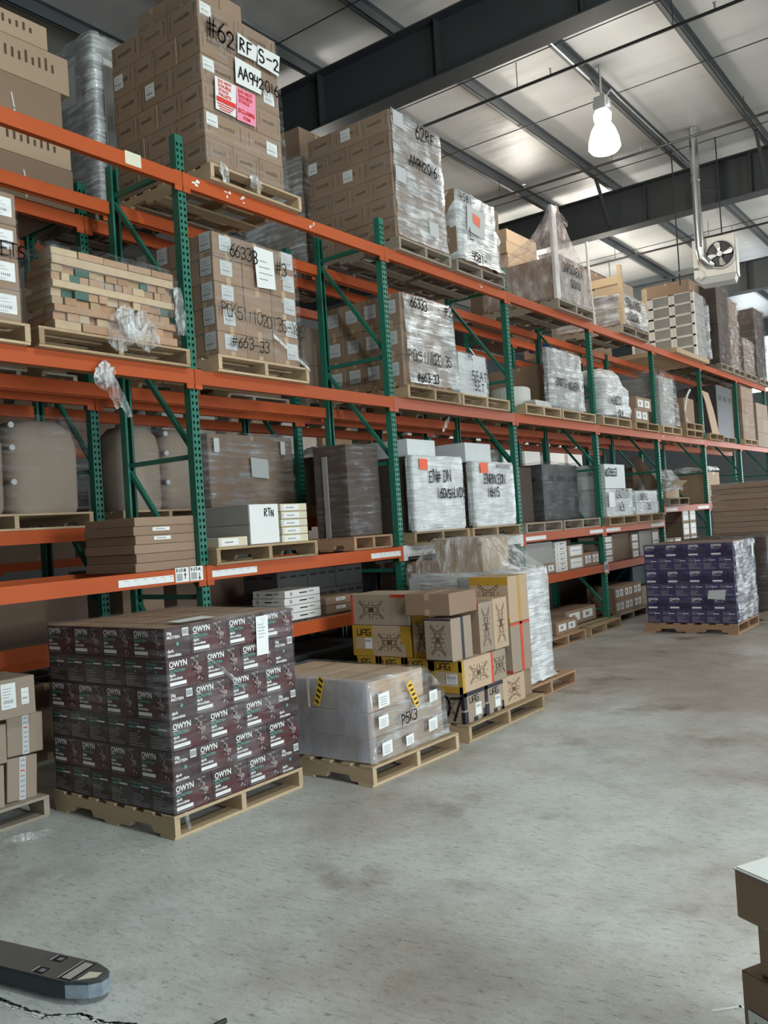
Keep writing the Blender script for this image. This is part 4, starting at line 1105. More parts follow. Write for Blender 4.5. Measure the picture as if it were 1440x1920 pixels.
w = wrap(-5.01, 8.41, 9.25, Z3 + PH, Z3 + PH + .83, 1.0, 'film_silver', 'bright silvery film of the load with an orange tag', amp=.03,
         rings=[(4.655, -6.0, -4.95, 8.38, 9.40), (4.72, -6.0, -4.97, 8.40, 9.34), (5.46, -6.0, -4.985, 8.40, 9.255), (5.47, -5.95, -5.03, 8.43, 9.22)])
fr = xface(-4.945)
marks(w, lambda m: (m.hand(fr, '4581-', 8.42, 5.33, .085, w=.009), m.hand(fr, 'L', 8.60, 4.93, .12, w=.012), m.hand(fr, '4581-', 8.62, 4.68, .10, w=.012, gap=.05)), label='black handwritten 4581')
paper(w, fr, [(8.69, 5.14), (8.84, 5.10), (8.86, 5.22), (8.70, 5.25)], 'ink_orange', name='orange_tag', label='orange tag')
paper(w, xface(-4.948), [(8.55, 5.02), (8.95, 4.98), (8.98, 5.30), (8.58, 5.32)], 'paper_grey')

END()
# ---- pale boards stack, then the pointed load
for k in range(4):
    cbox(-7.1, -6.38, 12.22 + .03 * (k % 2), 13.30, 5.50 + .20 * k, 5.696 + .20 * k, 'kraft_light', 'pale carton slab left of the pointed load, %s' % layer_word(k, 4).replace(' layer up', ' layer'))
cbox(-7.1, -6.38, 12.22, 13.28, Z3, 5.498, 'kraft_dark', 'dark brown carton beneath the four pale slabs, second row')
pallet(-4.95, 10.88, Z3, 'pallet under the pointed film-wrapped load', L=1.2, W=1.2, mat='wood_grey')
LD('load under pinkish film drawn to a point over a tall board', (-5.2, 11.5, Z3 + PH))
cbox(-6.08, -5.02, 10.92, 12.0, Z3 + PH, 5.24, 'kraft', 'long brown carton inside the pointed film-wrapped load')
m = MB(); m.box(-5.02, -4.97, 10.90, 11.03, Z3 + PH, 5.94, 'board_white', .005); m.build('upright_board', label='tall grey corner board rising inside the pointed wrapped load', cat='board')
m = MB(); m.box(-5.02, -4.97, 11.05, 11.98, Z3 + PH, 5.18, 'board_grey', .005); m.build('panel', label='grey panel on the aisle face of the pointed load', cat='panel')
_c = CUR[0]; CUR[0] = None
m = MB(); m.tube([(-5.07, 12.38, 4.506), (-5.1, 12.36, 5.4), (-5.08, 12.30, 5.76)], .022, 'board_white', 8); m.build('film_core', label='slim pale tube leaning right of the pointed wrapped load', cat='tube')
CUR[0] = _c
R = [(4.655, -6.12, -4.95, 10.86, 12.07), (5.15, -6.10, -4.955, 10.87, 12.05), (5.30, -5.85, -4.955, 10.88, 11.80), (5.55, -5.30, -4.955, 10.88, 11.40), (5.80, -5.08, -4.955, 10.89, 11.16), (5.93, -5.04, -4.96, 10.89, 11.08)]
w = wrap(0, 0, 0, 0, 0, 0, 'film_pink', 'pinkish film drawn up to a point over a tall corner board', rings=R, amp=.02, seed=5)
marks(w, lambda m: (m.hand(xface(-4.93), 'DNRGOVERA', 11.06, 5.04, .12, w=.012, gap=-.05), m.hand(xface(-4.93), 'GOOD', 11.3, 4.86, .11, w=.012)), label='black handwriting')
tuft(w, (-4.95, 11.10, 5.86), (-4.93, 11.30, 5.72), .10, 'film_pink', 8)

# ---- open frame crate
pallet(-4.97, 13.25, Z3, 'pallet under the open wooden frame of mixed cartons', L=1.2, y1=14.45, mat='wood_grey')
LD('film-wrapped load of mixed cartons inside an open pale wooden frame', (-5.5, 13.85, Z3 + PH))
stack(-5.03, 13.35, 14.35, Z3 + PH, 1.0, 2, 1, [.48], 'kraft', 'the wooden-framed crate')
stack(-5.45, 13.4, 14.3, Z3 + PH + .48, .6, 1, 3, [.30], 'label_small', 'the wooden-framed crate top', top=True)
cbox(-6.1, -5.5, 13.30, 13.95, 5.44, 5.64, 'kraft', 'brown carton highest on the open framed crate, left'); cbox(-5.48, -5.1, 13.5, 14.2, 5.12, 5.42, 'kraft_grey', 'grey-brown carton highest on the framed crate, right')
t = empty('wooden_frame', (-5.5, 13.85, Z3 + PH), label='pale wooden frame rails around the mixed cartons on the top shelf', cat='wooden frame')
for (a, b) in ((.52, -.54), (.52, .53)):
    m = MB(); m.box(a - .03, a + .03, b - .04, b + .04, 0, .95 if b < 0 else .75, 'wood_pale'); m.build('post', t)
for z in (.50, .66): m = MB(); m.box(-.6, .52, -.57, -.53, z, z + .13, 'wood_pale'); m.build('rail', t)
w = wrap(-4.98, 13.30, 14.45, Z3 + PH, 5.15, 1.15, 'film_heavy', 'film round the open framed crate with black handwriting', amp=.03, seed=14)
marks(w, lambda m: (m.hand(xface(-4.94), 'EDNLAXNS', 13.40, 4.95, .13, w=.013, gap=-.05), m.hand(xface(-4.94), 'DO000A', 13.5, 4.74, .12, w=.013, gap=-.05)), label='black handwriting')

END()
# ---- white framed crates
m = MB()
pl = empty('wooden_platform', (-5.6, 16.95, Z3), label='pale wooden platform under the white-framed crates', cat='platform')
m.box(-.68, .66, -1.15, .85, 0, .09, 'wood_pale', .004); m.build('deck', pl)
LD('film-wrapped load of grey crates with white framing on a platform', (-5.6, 17.5, Z3 + .09))
for i in range(3):
    for k in range(6):
        x1 = -4.99 - i * .43; z = Z3 + .092 + k * .215
        if i == 1 and k == 5: pass
        t = cbox(x1 - .42, x1, 17.18, 17.85, z, z + .21, 'board_grey', 'grey crate in white framing, %s, %s from the aisle' % (layer_word(k, 6).replace(' layer up', ' layer'), ['nearest', 'second', 'third'][i]), name='framed_crate', cat='crate')
        m = MB()
        for a in (-.21, .158): m.box(a, a + .052, -.345, -.333, 0, .212, 'white_frame')
        m.box(-.21, .21, -.345, -.333, 0, .018, 'white_frame'); m.box(-.21, .21, -.345, -.333, 0.196, .212, 'white_frame'); m.box(.205, .215, -.335, -.29, 0, .212, 'white_frame')
        m.build('white_frame', t)
w = wrap(-4.98, 17.16, 17.90, Z3 + .1, Z3 + 1.36, 1.28, 'film_mid', side='film_clear', label='film round the white-framed grey crates', seed=9)
w = wrap(-4.97, 17.90, 17.99, Z3 + .1, Z3 + 1.2, .9, 'film_heavy', 'crumpled glossy film right of the white-framed crates', seed=10, amp=.04)

# ---- tall dark wrapped columns behind the heater
for i, (y0, y1, x1, zt, ly, fm) in enumerate(((18.75, 19.6, -4.98, 6.35, 4, 'film_dark'), (19.75, 20.5, -5.02, 6.2, 4, 'film_mid'), (20.7, 21.6, -4.98, 5.45, 3, 'film_mid'), (22.0, 22.9, -5.0, 6.35, 4, 'film_dark'))):
    nm = ['the tall dark column behind the heater', 'the second tall column', 'the lower grey column', 'the far dark column'][i]
    pallet(-4.95, y0 - .05, Z3, 'far top-shelf pallet under %s' % nm, L=1.2, y1=y1 + .05, mat='wood_grey')
    h = (zt - Z3 - PH) / ly
    LD('film-wrapped load on the far top shelf, ' + nm, (-5.5, (y0 + y1) / 2, Z3 + PH))
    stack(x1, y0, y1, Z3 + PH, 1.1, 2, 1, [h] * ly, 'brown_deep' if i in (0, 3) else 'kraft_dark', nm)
    wrap(x1, y0, y1, Z3 + PH, zt, 1.1, fm, 'glossy film round %s' % nm, amp=.04, seed=20 + i)
END()
cbox(-6.25, -5.3, 18.0, 18.7, 6.0, 6.35, 'kraft', 'brown carton high up directly below the hanging heater'); 
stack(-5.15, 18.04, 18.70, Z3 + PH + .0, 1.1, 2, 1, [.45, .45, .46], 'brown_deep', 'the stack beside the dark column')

# ================================================================== TOP SHELF, SECOND ROW
XB = -6.35
# brown stack far left
L = 'the far left top stack'
def s_(o, d, k, i, j):
    if i == 0 and j == 1:
        m = MB(); fr = frame(d, '+x')[0]; m.stroke(fr, [(.30, .02), (.31, .12), (.29, .24)], .012, 'paper', 3); m.build('strap', o, label='short white strap')
cz = Z3 + .02
for k, (h, y1, ny, st) in enumerate(((.36, 4.37, 2, 'kraft'), (.25, 4.36, 2, 'kraft_script'), (.40, 4.30, 2, 'kraft'), (.32, 4.385, 2, 'kraft_script'), (.20, 4.20, 2, 'kraft_script'))):
    y0 = y1 - 1.5
    for j in range(2):
        o = cbox(XB - .9, XB, y0 + .75 * j, y0 + .75 * (j + 1) - .004, cz, cz + h - .003, st, 'big brown carton at the far left on top, %s, %s' % (layer_word(k, 5).replace(' layer up', ' layer'), ['left', 'right'][j]))
        if j and k in (0, 2): s_(o, (.9, .746, h), k, 0, 1)
    cz += h
# grey wrapped column
pallet(-6.33, 4.55, Z3, 'pallet under the grey wrapped column on the second row', L=1.1, W=.65, mat='wood_grey')
LD('tall grey column under milky film left of the #62 load', (-6.8, 4.9, Z3 + PH))
stack(-6.36, 4.64, 5.14, Z3 + PH, 1.0, 2, 1, [.78, .80], 'board_grey', 'the grey wrapped column')
w = wrap(-6.36, 4.64, 5.14, Z3 + PH, 6.22, 1.0, 'film_heavy', 'milky film round the tall grey column left of the #62 load', amp=.02, seed=31)
m = MB(); m.box(0, .012, -.045, .045, 0, 1.25, 'paper'); m.build('foam_strip', w, (-6.335, 4.77, 4.75), label='long white foam strip')
paper(w, yface(4.615), [(-6.85, 5.65), (-6.60, 5.65), (-6.58, 6.08), (-6.83, 6.04)], 'paper_grey', label='grey paper sheet')
# load seen between #62 and 62RF
pallet(-6.33, 7.25, Z3, 'second row pallet seen between the #62 and 62RF loads', L=1.1, W=.8, mat='wood_grey')
LD('wrapped load half hidden between the #62 and 62RF loads', (-6.8, 7.65, Z3 + PH))
stack(-6.36, 7.35, 7.95, Z3 + PH, 1.0, 2, 1, [.33] * 5, 'kraft', 'the half-hidden rear load')
wrap(-6.36, 7.35, 7.95, Z3 + PH, 5.95, 1.0, 'film_heavy', 'crumpled film of the load half hidden between the #62 and 62RF loads', amp=.03, seed=33)

END()
# ================================================================== MIDDLE SHELF, FRONT ROW
# left edge load with stickers
pallet(-4.98, 2.05, Z2, 'pallet of the labelled load cut by the left picture edge, middle shelf', L=1.2, y1=3.05, mat='wood_pale')
def lm0(o, d, k, i, j):
    if i == 0: sticker(o, d, '+x', d[1] - .20, .05, .17, .12)
LD('film-wrapped labelled cartons cut by the left picture edge, middle shelf', (-5.5, 2.5, Z2 + PH))
stack(-5.0, 2.05, 3.01, Z2 + PH, 1.1, 2, 2, [.205] * 4, 'kraft', 'the left edge load', lab=lm0)
w = wrap(-5.0, 2.05, 3.01, Z2 + PH, Z2 + PH + .82, 1.1, 'film_thin', 'clear film on the labelled load at the left picture edge', seed=41)
marks(w, lambda m: m.hand(xface(-4.97), 'EETS', 2.82, 3.52, .09, w=.009, gap=.0), label='black handwriting')
# lumber
pallet(-4.97, 3.10, Z2, 'pallet carrying the bundle of sawn lumber', L=1.15, y1=4.34, mat='wood')
LD('bundle of sawn lumber under torn clear film on the middle shelf', (-5.1, 3.7, Z2 + PH), 'lumber bundle', 'lumber_bundle')
rn = random.Random(12)
z = Z2 + PH; rows = [('b', .06), ('e', .055), ('f', .05), ('e', .055), ('e', .055), ('f', .05), ('e', .055), ('e', .05), ('f', .06), ('b', .05)]
lt = 0
LW = {}
for r, (kind, h) in enumerate(rows):
    if kind in 'fb':   # long boards along y
        for q, xx in enumerate((-5.03, -5.17)):
            n = 1 if kind == 'f' else 5
            y0, y1 = 3.22, 4.22
            for s in range(n):
                a = y0 + (y1 - y0) * s / n; b = y0 + (y1 - y0) * (s + 1) / n - .006
                if q and n > 1: continue
                m = MB(); m.box(-.065, .065, -(b - a) / 2, (b - a) / 2, 0, h - .003, rn.choice(['wood_red', 'wood_pale', 'wood_red']), .002)
                m.build('timber_board', None, (xx + rn.uniform(-.012, .012), (a + b) / 2, z), label='sawn timber board lying in the wrapped lumber bundle', cat='timber board', group='sawn timber in the wrapped bundle')
    else:               # board ends facing the aisle
        y = 3.22
        while y < 4.17:
            w_ = min(rn.uniform(.06, .11), 4.22 - y)
            mm = rn.choice(['wood_red'] * 5 + ['wood_pale', 'wood', 'wood_paint_green']); dd = rn.uniform(-.03, .012)
            m = MB(); m.box(-.30, 0, -w_ / 2 + .002, w_ / 2 - .002, 0, h - .003, mm, .002)
            m.build('timber_board', None, (-4.985 + dd, y + w_ / 2, z), label='sawn timber board lying in the wrapped lumber bundle', cat='timber board', group='sawn timber in the wrapped bundle')
            y += w_
    z += h
w = wrap(0, 0, 0, 0, 0, 0, 'film_thin', 'torn clear film over the lumber bundle', seed=44, amp=.02,
         rings=[(3.135, -5.34, -4.945, 3.20, 4.25), (3.60, -5.34, -4.95, 3.20, 4.25), (3.69, -5.32, -4.98, 3.22, 4.22)])
tuft(w, (-4.93, 3.80, 3.32), (-4.91, 3.62, 3.02), .22, seed=9); tuft(w, (-4.93, 3.82, 3.30), (-4.92, 3.95, 3.05), .24, seed=10); tuft(w, (-4.93, 4.22, 3.55), (-4.93, 4.24, 3.20), .10, seed=11)
END()
m = MB(); o = tuft(None, (-5.02, 3.66, 2.93), (-4.97, 3.52, 2.76), .16, seed=13, name='film_scrap'); tag(o, 'torn clump of clear film hanging beneath the middle beam', 'plastic film')
tuft(o, (-4.98, 3.60, 2.86), (-4.94, 3.66, 2.62), .10, seed=14); tuft(o, (-4.98, 3.62, 2.86), (-4.94, 3.74, 2.56), .07, seed=15)
# 66333 load
L = 'the 66333 load'
pallet(-4.97, 4.62, Z2, 'pallet under the 66333 load on the middle shelf', L=1.2, y1=5.68, mat='wood_pale')
def lm2(o, d, k, i, j):
    if i == 0 and j == 0: sticker(o, d, '+x', .07, d[2] * .30, .13, .12, 'grey'); 
    if i == 0 and j == 2: sticker(o, d, '+x', d[1] - .16, d[2] * .30, .14, .14, 'grey')
    if j == 0: sticker(o, d, '-y', d[0] - .15, d[2] * .30, .13, .14, 'grey')
LD('film-wrapped brown cartons handwritten 66333 #3 on the middle shelf', (-5.5, 5.1, Z2 + PH))
stack(-5.005, 4.66, 5.61, Z2 + PH, .75 + .3, 4, 3, [.198] * 5, 'kraft', L, lab=lm2)
w = wrap(-5.005, 4.66, 5.61, Z2 + PH, Z2 + PH + .99, 1.05, 'film_thin', side='film_clear', label='clear film round the brown load handwritten 66333', seed=47,
         rings=[(3.135, -6.07, -4.965, 4.62, 5.70), (3.21, -6.07, -4.985, 4.64, 5.66), (4.11, -6.07, -4.99, 4.645, 5.625), (4.12, -6.0, -5.02, 4.67, 5.6)])
fr = xface(-4.966)
paper(w, xface(-4.969), [(5.10, 3.725), (5.32, 3.74), (5.31, 4.06), (5.085, 4.065)], 'paper', label='white packing document', fn=lambda m: [m.q(xface(-4.968), 5.13, 3.95 - .05 * k, 5.13 + .10 + .03 * (k % 3), 3.957 - .05 * k, 'ink_grey', 1) for k in range(4)])
marks(w, lambda m: (m.hand(fr, '66333', 4.80, 3.92, .10, w=.008, gap=.0), m.hand(fr, '#3', 5.33, 3.88, .10, w=.008, gap=.1)), label='black handwritten 66333 #3')
marks(w, lambda m: m.hand(fr, 'PCK5111020135-Y62', 4.67, 3.43, .105, w=.006, gap=-.12, slope=-.06), label='black handwritten PCK code')
marks(w, lambda m: m.hand(fr, '#663-33', 4.78, 3.20, .09, w=.007, gap=.05, slope=-.05), label='black handwritten 663-33')
m = MB(); k = m.mi('film_fold')
for i in range(10):
    a = 5.25 + i * .042; z = 3.36 - i * .024
    m.poly([(-4.962, a, z), (-4.960, a + .05, z - .03), (-4.95, a + .05, z - .065), (-4.96, a - .01, z - .03)], 'film_fold')
m.build('film_rope', w, label='twisted film rope over the corner')
# 66333 #2 load
L = 'the 66333 #2 load'
pallet(-4.97, 7.18, Z2, 'pallet under the silvery 66333 #2 load', L=1.2, y1=8.2, mat='wood')
def lm3(o, d, k, i, j):
    if j == 0 and k in (0, 1, 2): sticker(o, d, '-y', .05, d[2] * .35, .15, .14, 'grey')
LD('brown cartons under silvery film handwritten 66333 #2', (-5.5, 7.7, Z2 + PH))
stack(-5.02, 7.20, 8.13, Z2 + PH, 1.02, 4, 3, [.322] * 3, 'kraft', L, lab=lm3)
w = wrap(-5.02, 7.20, 8.13, Z2 + PH, Z2 + PH + .97, 1.02, 'film_heavy', side='film_clear', label='bright silvery film round the load handwritten 66333 #2', seed=51, amp=.015,
         rings=[(3.135, -5.3, -4.95, 7.19, 8.23), (3.2, -5.3, -4.965, 7.19, 8.20), (4.06, -5.3, -4.985, 7.19, 8.16), (4.08, -5.3, -5.0, 7.2, 8.13)])
fr = xface(-4.945)
marks(w, lambda m: (m.hand(fr, '66333', 7.28, 3.92, .10, w=.011, gap=-.02), m.hand(fr, '#2', 7.93, 3.93, .11, w=.011), m.hand(fr, 'PCK5111020135', 7.20, 3.36, .11, w=.009, gap=-.1), m.hand(fr, '#663-33', 7.34, 3.16, .09, w=.010, gap=0)), label='black handwritten 66333 #2')
# small white load
pallet(-4.97, 8.24, Z2, 'pallet under the small white wrapped load', L=1.2, y1=9.34, mat='wood_pale')
LD('small white wrapped load beside the silvery 66333 #2 load', (-5.4, 8.8, Z2 + PH))
stack(-5.12, 8.45, 9.08, Z2 + PH, .6, 2, 2, [.27, .25], 'carton_white', 'the small white load')
w = wrap(-5.11, 8.45, 9.08, Z2 + PH, Z2 + PH + .52, .6, 'film_mid', 'clear film round the small white load on the middle shelf', seed=53)
marks(w, lambda m: (m.hand(xface(-5.075), 'HC', 8.60, 3.55, .07, w=.008), m.hand(xface(-5.075), 'SEAT', 8.66, 3.32, .11, w=.010), m.hand(xface(-5.075), 'SET', 8.70, 3.2, .10, w=.010)), label='black handwriting')
# fourth bay : foam rolls, panel
pallet(-4.97, 9.75, Z2, 'pallet under the white foam rolls', L=1.2, y1=10.78, mat='wood_pale')
pallet(-4.97, 10.82, Z2, 'pallet under the leaning grey wrapped panel', L=1.2, y1=11.95, mat='wood_pale')
m = MB(); m.lathe((0, 0, 0), [(.001, 0), (.24, 0), (.26, .02), (.26, .26), (.24, .28), (.001, .28)], 'foam_white', 28); m.build('foam_roll', None, (-5.42, 10.22, Z2 + PH), label='white foam roll standing on its end, nearest the aisle', cat='roll')
m = MB(); m.lathe((0, 0, 0), [(.001, 0), (.24, 0), (.26, .02), (.26, .30), (.24, .32), (.001, .32)], 'foam_white', 28); m.build('foam_roll', None, (-5.86, 9.88, Z2 + PH), label='larger white foam roll standing behind, partly hidden by the green post', cat='roll')
END()
m = MB()
for i in range(4): m.box(-.09, .09 - .01 * i, -.22 + .01 * i, .22, .02 * i, .02 * i + .015, 'board_white', .004)
m.build('plastic_bundle', None, (-5.06, 10.27, Z2 + PH), label='low bundle of folded white plastic beside the foam roll', cat='bundle')
cbox(-6.1, -5.11, 10.85, 11.75, Z2 + PH, 3.78, 'kraft', 'big brown carton behind the leaning grey panel'); 
LD('tall grey panel under shiny film with white edges, middle shelf', (-5.03, 11.05, Z2 + PH))
m = MB(); m.box(-5.06, -5.0, 10.52, 10.60, Z2 + PH, 3.92, 'board_grey', .004); m.box(-5.05, -4.99, 10.60, 11.52, Z2 + PH, 3.90, 'board_grey', .004); m.box(-5.06, -5.0, 11.52, 11.58, Z2 + PH, 3.90, 'board_white', .004)
m.build('wrapped_panel', label='tall grey wrapped panel with white edges on the middle shelf', cat='panel')
w = wrap(-4.99, 10.53, 11.57, Z2 + PH, 3.92, .08, 'film_heavy', 'shiny film on the tall grey panel with white edges', seed=55, amp=.03)
marks(w, lambda m: (m.hand(xface(-4.95), 'DNDTG', 10.66, 3.42, .10, w=.011, gap=-.05), m.hand(xface(-4.95), 'NOVERA', 11.02, 3.40, .10, w=.011, gap=-.05)), label='black handwriting')
# fifth bay : silver lumpy wrap
pallet(-4.97, 12.22, Z2, 'pallet under the lumpy silver wrapped load', L=1.2, y1=13.35, mat='wood_pale')
LD('lumpy silver-white wrapped load on the middle shelf', (-5.5, 12.7, Z2 + PH))
cbox(-5.9, -5.03, 12.3, 13.05, Z2 + PH, 3.62, 'board_grey', 'grey carton inside the lumpy silver wrap')
w = wrap(0, 0, 0, 0, 0, 0, 'film_silver', 'lumpy silver-white wrapped load on the middle shelf', seed=57, amp=.05,
         rings=[(3.135, -5.95, -4.96, 12.25, 13.3), (3.55, -5.93, -4.97, 12.26, 13.2), (3.75, -5.9, -4.99, 12.28, 13.0), (3.84, -5.85, -5.05, 12.4, 12.85)])
marks(w, lambda m: (m.hand(xface(-4.90), '418200', 12.4, 3.30, .12, w=.013, gap=-.1), m.hand(xface(-4.90), '-JOLM', 12.6, 3.12, .10, w=.014, gap=-.05)), label='black handwriting')
pallet(-4.97, 13.55, Z2, 'pallet under the small cartons with white labels', L=1.2, y1=14.65, mat='wood')
cbox(-5.6, -5.0, 13.62, 14.25, Z2 + PH, 3.33, 'label_small', 'low carton with two white labels, middle shelf, lower one')
cbox(-5.6, -5.05, 13.85, 14.55, 3.332, 3.55, 'label_small', 'carton with two white labels stacked on another, middle shelf')
cbox(-6.1, -5.62, 13.5, 14.2, Z2 + PH, 3.5, 'kraft_light', 'pale carton behind the two labelled ones, middle shelf')
# sixth bay
pallet(-4.97, 14.86, Z2, 'pallet under the tall translucent wrapped load', L=1.2, y1=15.85, mat='wood_pale')
LD('tall translucent grey wrapped load with rounded top, middle shelf', (-5.5, 15.3, Z2 + PH))
cbox(-5.95, -5.03, 14.95, 15.7, Z2 + PH, 4.0, 'board_grey', 'tall grey carton inside the translucent wrap')
w = wrap(0, 0, 0, 0, 0, 0, 'film_mid', 'tall translucent grey wrapped load with a rounded top', seed=60, amp=.02,
         rings=[(3.135, -5.98, -4.97, 14.90, 15.84), (3.6, -5.98, -4.99, 14.90, 15.78), (4.02, -5.98, -5.0, 14.93, 15.72), (4.14, -5.9, -5.08, 15.05, 15.6)])
END()
cbox(-5.9, -5.35, 15.95, 16.35, Z2 + .28, 3.95, 'kraft_light', 'tall narrow brown carton right of the translucent load')
pallet(-4.97, 16.15, Z2, 'lower of two stacked pallets right of the translucent load', L=1.2, y1=17.15, mat='wood'); pallet(-4.97, 16.15, Z2 + .135, 'upper of two stacked pallets right of the translucent load', L=1.2, y1=17.15, mat='wood')
m = MB(); m.tube([(-5.0, 16.32, 3.26), (-5.03, 16.30, 3.5), (-5.0, 16.38, 3.75), (-4.98, 16.52, 3.88)], .02, 'board_white', 8); m.build('edge_protector', label='bent pale edge strip standing on the stacked pallets', cat='edge strip')
cbox(-5.6, -5.1, 16.5, 17.1, 3.256, 3.75, 'kraft', 'brown open carton on the two stacked pallets')
pallet(-4.97, 17.6, Z2, 'pallet under the torn leaning cardboard, middle shelf', L=1.2, y1=18.6, mat='wood')
m = MB(); P = [(-5.05, 17.75), (-5.05, 18.3)]
m.hull([(-5.02, 17.95, 3.12), (-5.02, 18.45, 3.12), (-5.05, 18.25, 3.62), (-5.05, 17.72, 3.75), (-5.03, 17.95, 3.12), (-5.03, 18.45, 3.12), (-5.06, 18.25, 3.62), (-5.06, 17.72, 3.75)], [(0, 1, 2, 3), (7, 6, 5, 4), (0, 4, 5, 1), (1, 5, 6, 2), (2, 6, 7, 3), (3, 7, 4, 0)], 'kraft_light')
m.hull([(-5.05, 17.72, 3.75), (-5.05, 18.25, 3.62), (-5.12, 18.2, 3.98), (-5.12, 17.75, 4.0), (-5.06, 17.72, 3.75), (-5.06, 18.25, 3.62), (-5.13, 18.2, 3.98), (-5.13, 17.75, 4.0)], [(0, 1, 2, 3), (7, 6, 5, 4), (2, 6, 7, 3), (1, 5, 6, 2), (3, 7, 4, 0)], 'kraft_light')
m.build('torn_cardboard', label='torn flap of brown cardboard standing on the far middle shelf', cat='cardboard')
pallet(-4.97, 19.9 + .35, Z2, 'pallet under the tall brown load at the far end', L=1.2, y1=21.4, mat='wood_pale')
LD('tall brown wrapped load at the far end of the middle shelf', (-5.5, 20.8, Z2 + PH))
stack(-5.0, 20.3, 21.35, Z2 + PH, 1.1, 2, 2, [.30] * 4, 'kraft', 'the far tall brown load')
w = wrap(-5.0, 20.3, 21.35, Z2 + PH, 4.33, 1.1, 'film_thin', 'clear film round the tall brown load at the far end', seed=63)
END()
cbox(-6.0, -5.1, 18.7, 19.9, Z2 + PH, 4.2, 'vent', 'large black load standing dark behind the fifth green post')
pallet(-5.07, 18.7, Z2, 'pallet under the large black far load', L=1.0, W=1.2, mat='wood_grey')
stack(-5.0, 21.6, 22.7, Z2 + .0, 1.1, 1, 2, [.35] * 3, 'kraft_grey', 'the farthest middle-shelf load')
# ================================================================== FIRST SHELF, FRONT ROW
for k in range(6):
    cbox(-5.68, -5.10, 3.83 + (.01 if k % 2 else 0), 4.66, Z1 + .055 + k * .062 - .055, Z1 + .06 + k * .062 - .055, 'flat_plain' if k not in (2, 4) else 'flat_brown', 'flat brown carton behind the nearest green post, %s' % layer_word(k, 6).replace(' layer up', ' layer')) if k == 99 else None
for k in range(6):
    z = Z1 + k * .066
    cbox(-5.70, -5.10, 3.83 + (.012 if k % 2 else 0), 4.385, z, z + .064, 'flat_brown' if k in (3, 4) else 'flat_plain', 'flat brown carton of the pile left of the nearest front post, %s' % layer_word(k, 6).replace(' layer up', ' layer'))
pallet(-4.98, 4.49, Z1, 'pallet carrying the grey carton and five cream cartons', L=1.2, y1=5.66, mat='wood')
cbox(-5.55, -5.03, 4.90, 5.24, Z1 + PH, Z1 + PH + .165, 'board_grey', 'lower of two grey cartons beside the cream pile'); o = cbox(-5.55, -5.03, 4.90, 5.24, Z1 + PH + .167, Z1 + PH + .33, 'board_grey', 'upper of two grey cartons beside the cream pile')
m = MB(); m.box(.0, .003, -.165, .165, -.30 + .14, .16, 'paper'); m.build('end_label', o, (.262, 0, .0), label='whitish end panel')
m = MB(); m.hand(xface(.006), 'RTN', .0, .06, .06, w=.006, gap=0); m.build('marker_writing', o, (.262, 0, 0), label='dark handwriting')
for k in range(5): cbox(-5.5, -5.03, 5.27 + (.008 if k % 2 else 0), 5.60, Z1 + PH + k * .066, Z1 + PH + .062 + k * .066, 'flat_cream', 'slim cream carton right of the grey cartons, %s' % layer_word(k, 5).replace(' layer up', ' layer'))
cbox(-5.4, -5.03, 4.56, 4.87, Z1 + PH, Z1 + PH + .075, 'flat_cream', 'single slim cream carton left of the grey cartons')
# dark shapes between second and third frame
pallet(-5.12, 6.34, Z1, 'reddish pallet under the dark load left of the second front post', L=.75, y1=6.96, mat='wood_red')
LD('tall dark wrapped load left of the second front post', (-5.4, 6.6, Z1 + PH))
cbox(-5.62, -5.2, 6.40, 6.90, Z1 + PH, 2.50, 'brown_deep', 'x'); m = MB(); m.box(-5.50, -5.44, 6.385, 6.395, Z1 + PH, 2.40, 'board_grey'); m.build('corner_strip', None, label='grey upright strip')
wrap(-5.2, 6.40, 6.90, Z1 + PH, 2.50, .42, 'film_dark', 'x', seed=70, side='film_thin'); END()
# EN panels
pallet(-4.97, 7.13, Z1, 'pallet under the first white panel load with an orange tag', L=1.2, y1=8.2, mat='wood')
LD('white panel load handwritten EN# DN with an orange tag', (-5.5, 7.7, Z1 + PH))
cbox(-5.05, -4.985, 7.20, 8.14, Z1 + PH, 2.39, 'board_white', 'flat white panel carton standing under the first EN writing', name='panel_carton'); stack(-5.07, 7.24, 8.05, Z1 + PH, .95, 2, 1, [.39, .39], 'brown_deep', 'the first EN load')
cbox(-5.65, -5.08, 7.26, 7.78, 2.393, 2.575, 'carton_white', 'small white carton on top of the first EN load')
w = wrap(-4.98, 7.19, 8.15, Z1 + PH, 2.39, .1, 'film_silver', 'white film over the first EN load', seed=71, amp=.008, g=.006)
fr = xface(-4.955)
paper(w, fr, [(7.275, 2.25), (7.425, 2.24), (7.43, 2.355), (7.28, 2.36)], 'ink_orange', name='orange_tag', label='orange tag')
marks(w, lambda m: (m.hand(fr, 'EN# DN', 7.44, 2.12, .12, w=.010, gap=-.02), m.hand(fr, '16GVSHLVDS', 7.56, 1.95, .10, w=.010, gap=-.08)), label='black handwritten EN')
pallet(-4.97, 8.27, Z1, 'pallet under the second white panel load with an orange tag', L=1.2, y1=9.4, mat='wood')
LD('second white panel load with an orange tag, nearest the third post', (-5.5, 8.9, Z1 + PH))
cbox(-5.05, -4.985, 8.40, 9.31, Z1 + PH, 2.35, 'board_white', 'flat white panel carton standing under the second EN writing', name='panel_carton'); stack(-5.07, 8.42, 9.25, Z1 + PH, .95, 2, 1, [.38, .38], 'brown_deep', 'the second EN load')
cbox(-5.75, -5.08, 8.40, 8.98, 2.353, 2.58, 'carton_white', 'small white carton on top of the second EN load')
w = wrap(-4.98, 8.38, 9.32, Z1 + PH, 2.35, .1, 'film_silver', 'white film over the second EN load', seed=72, amp=.008, g=.006)
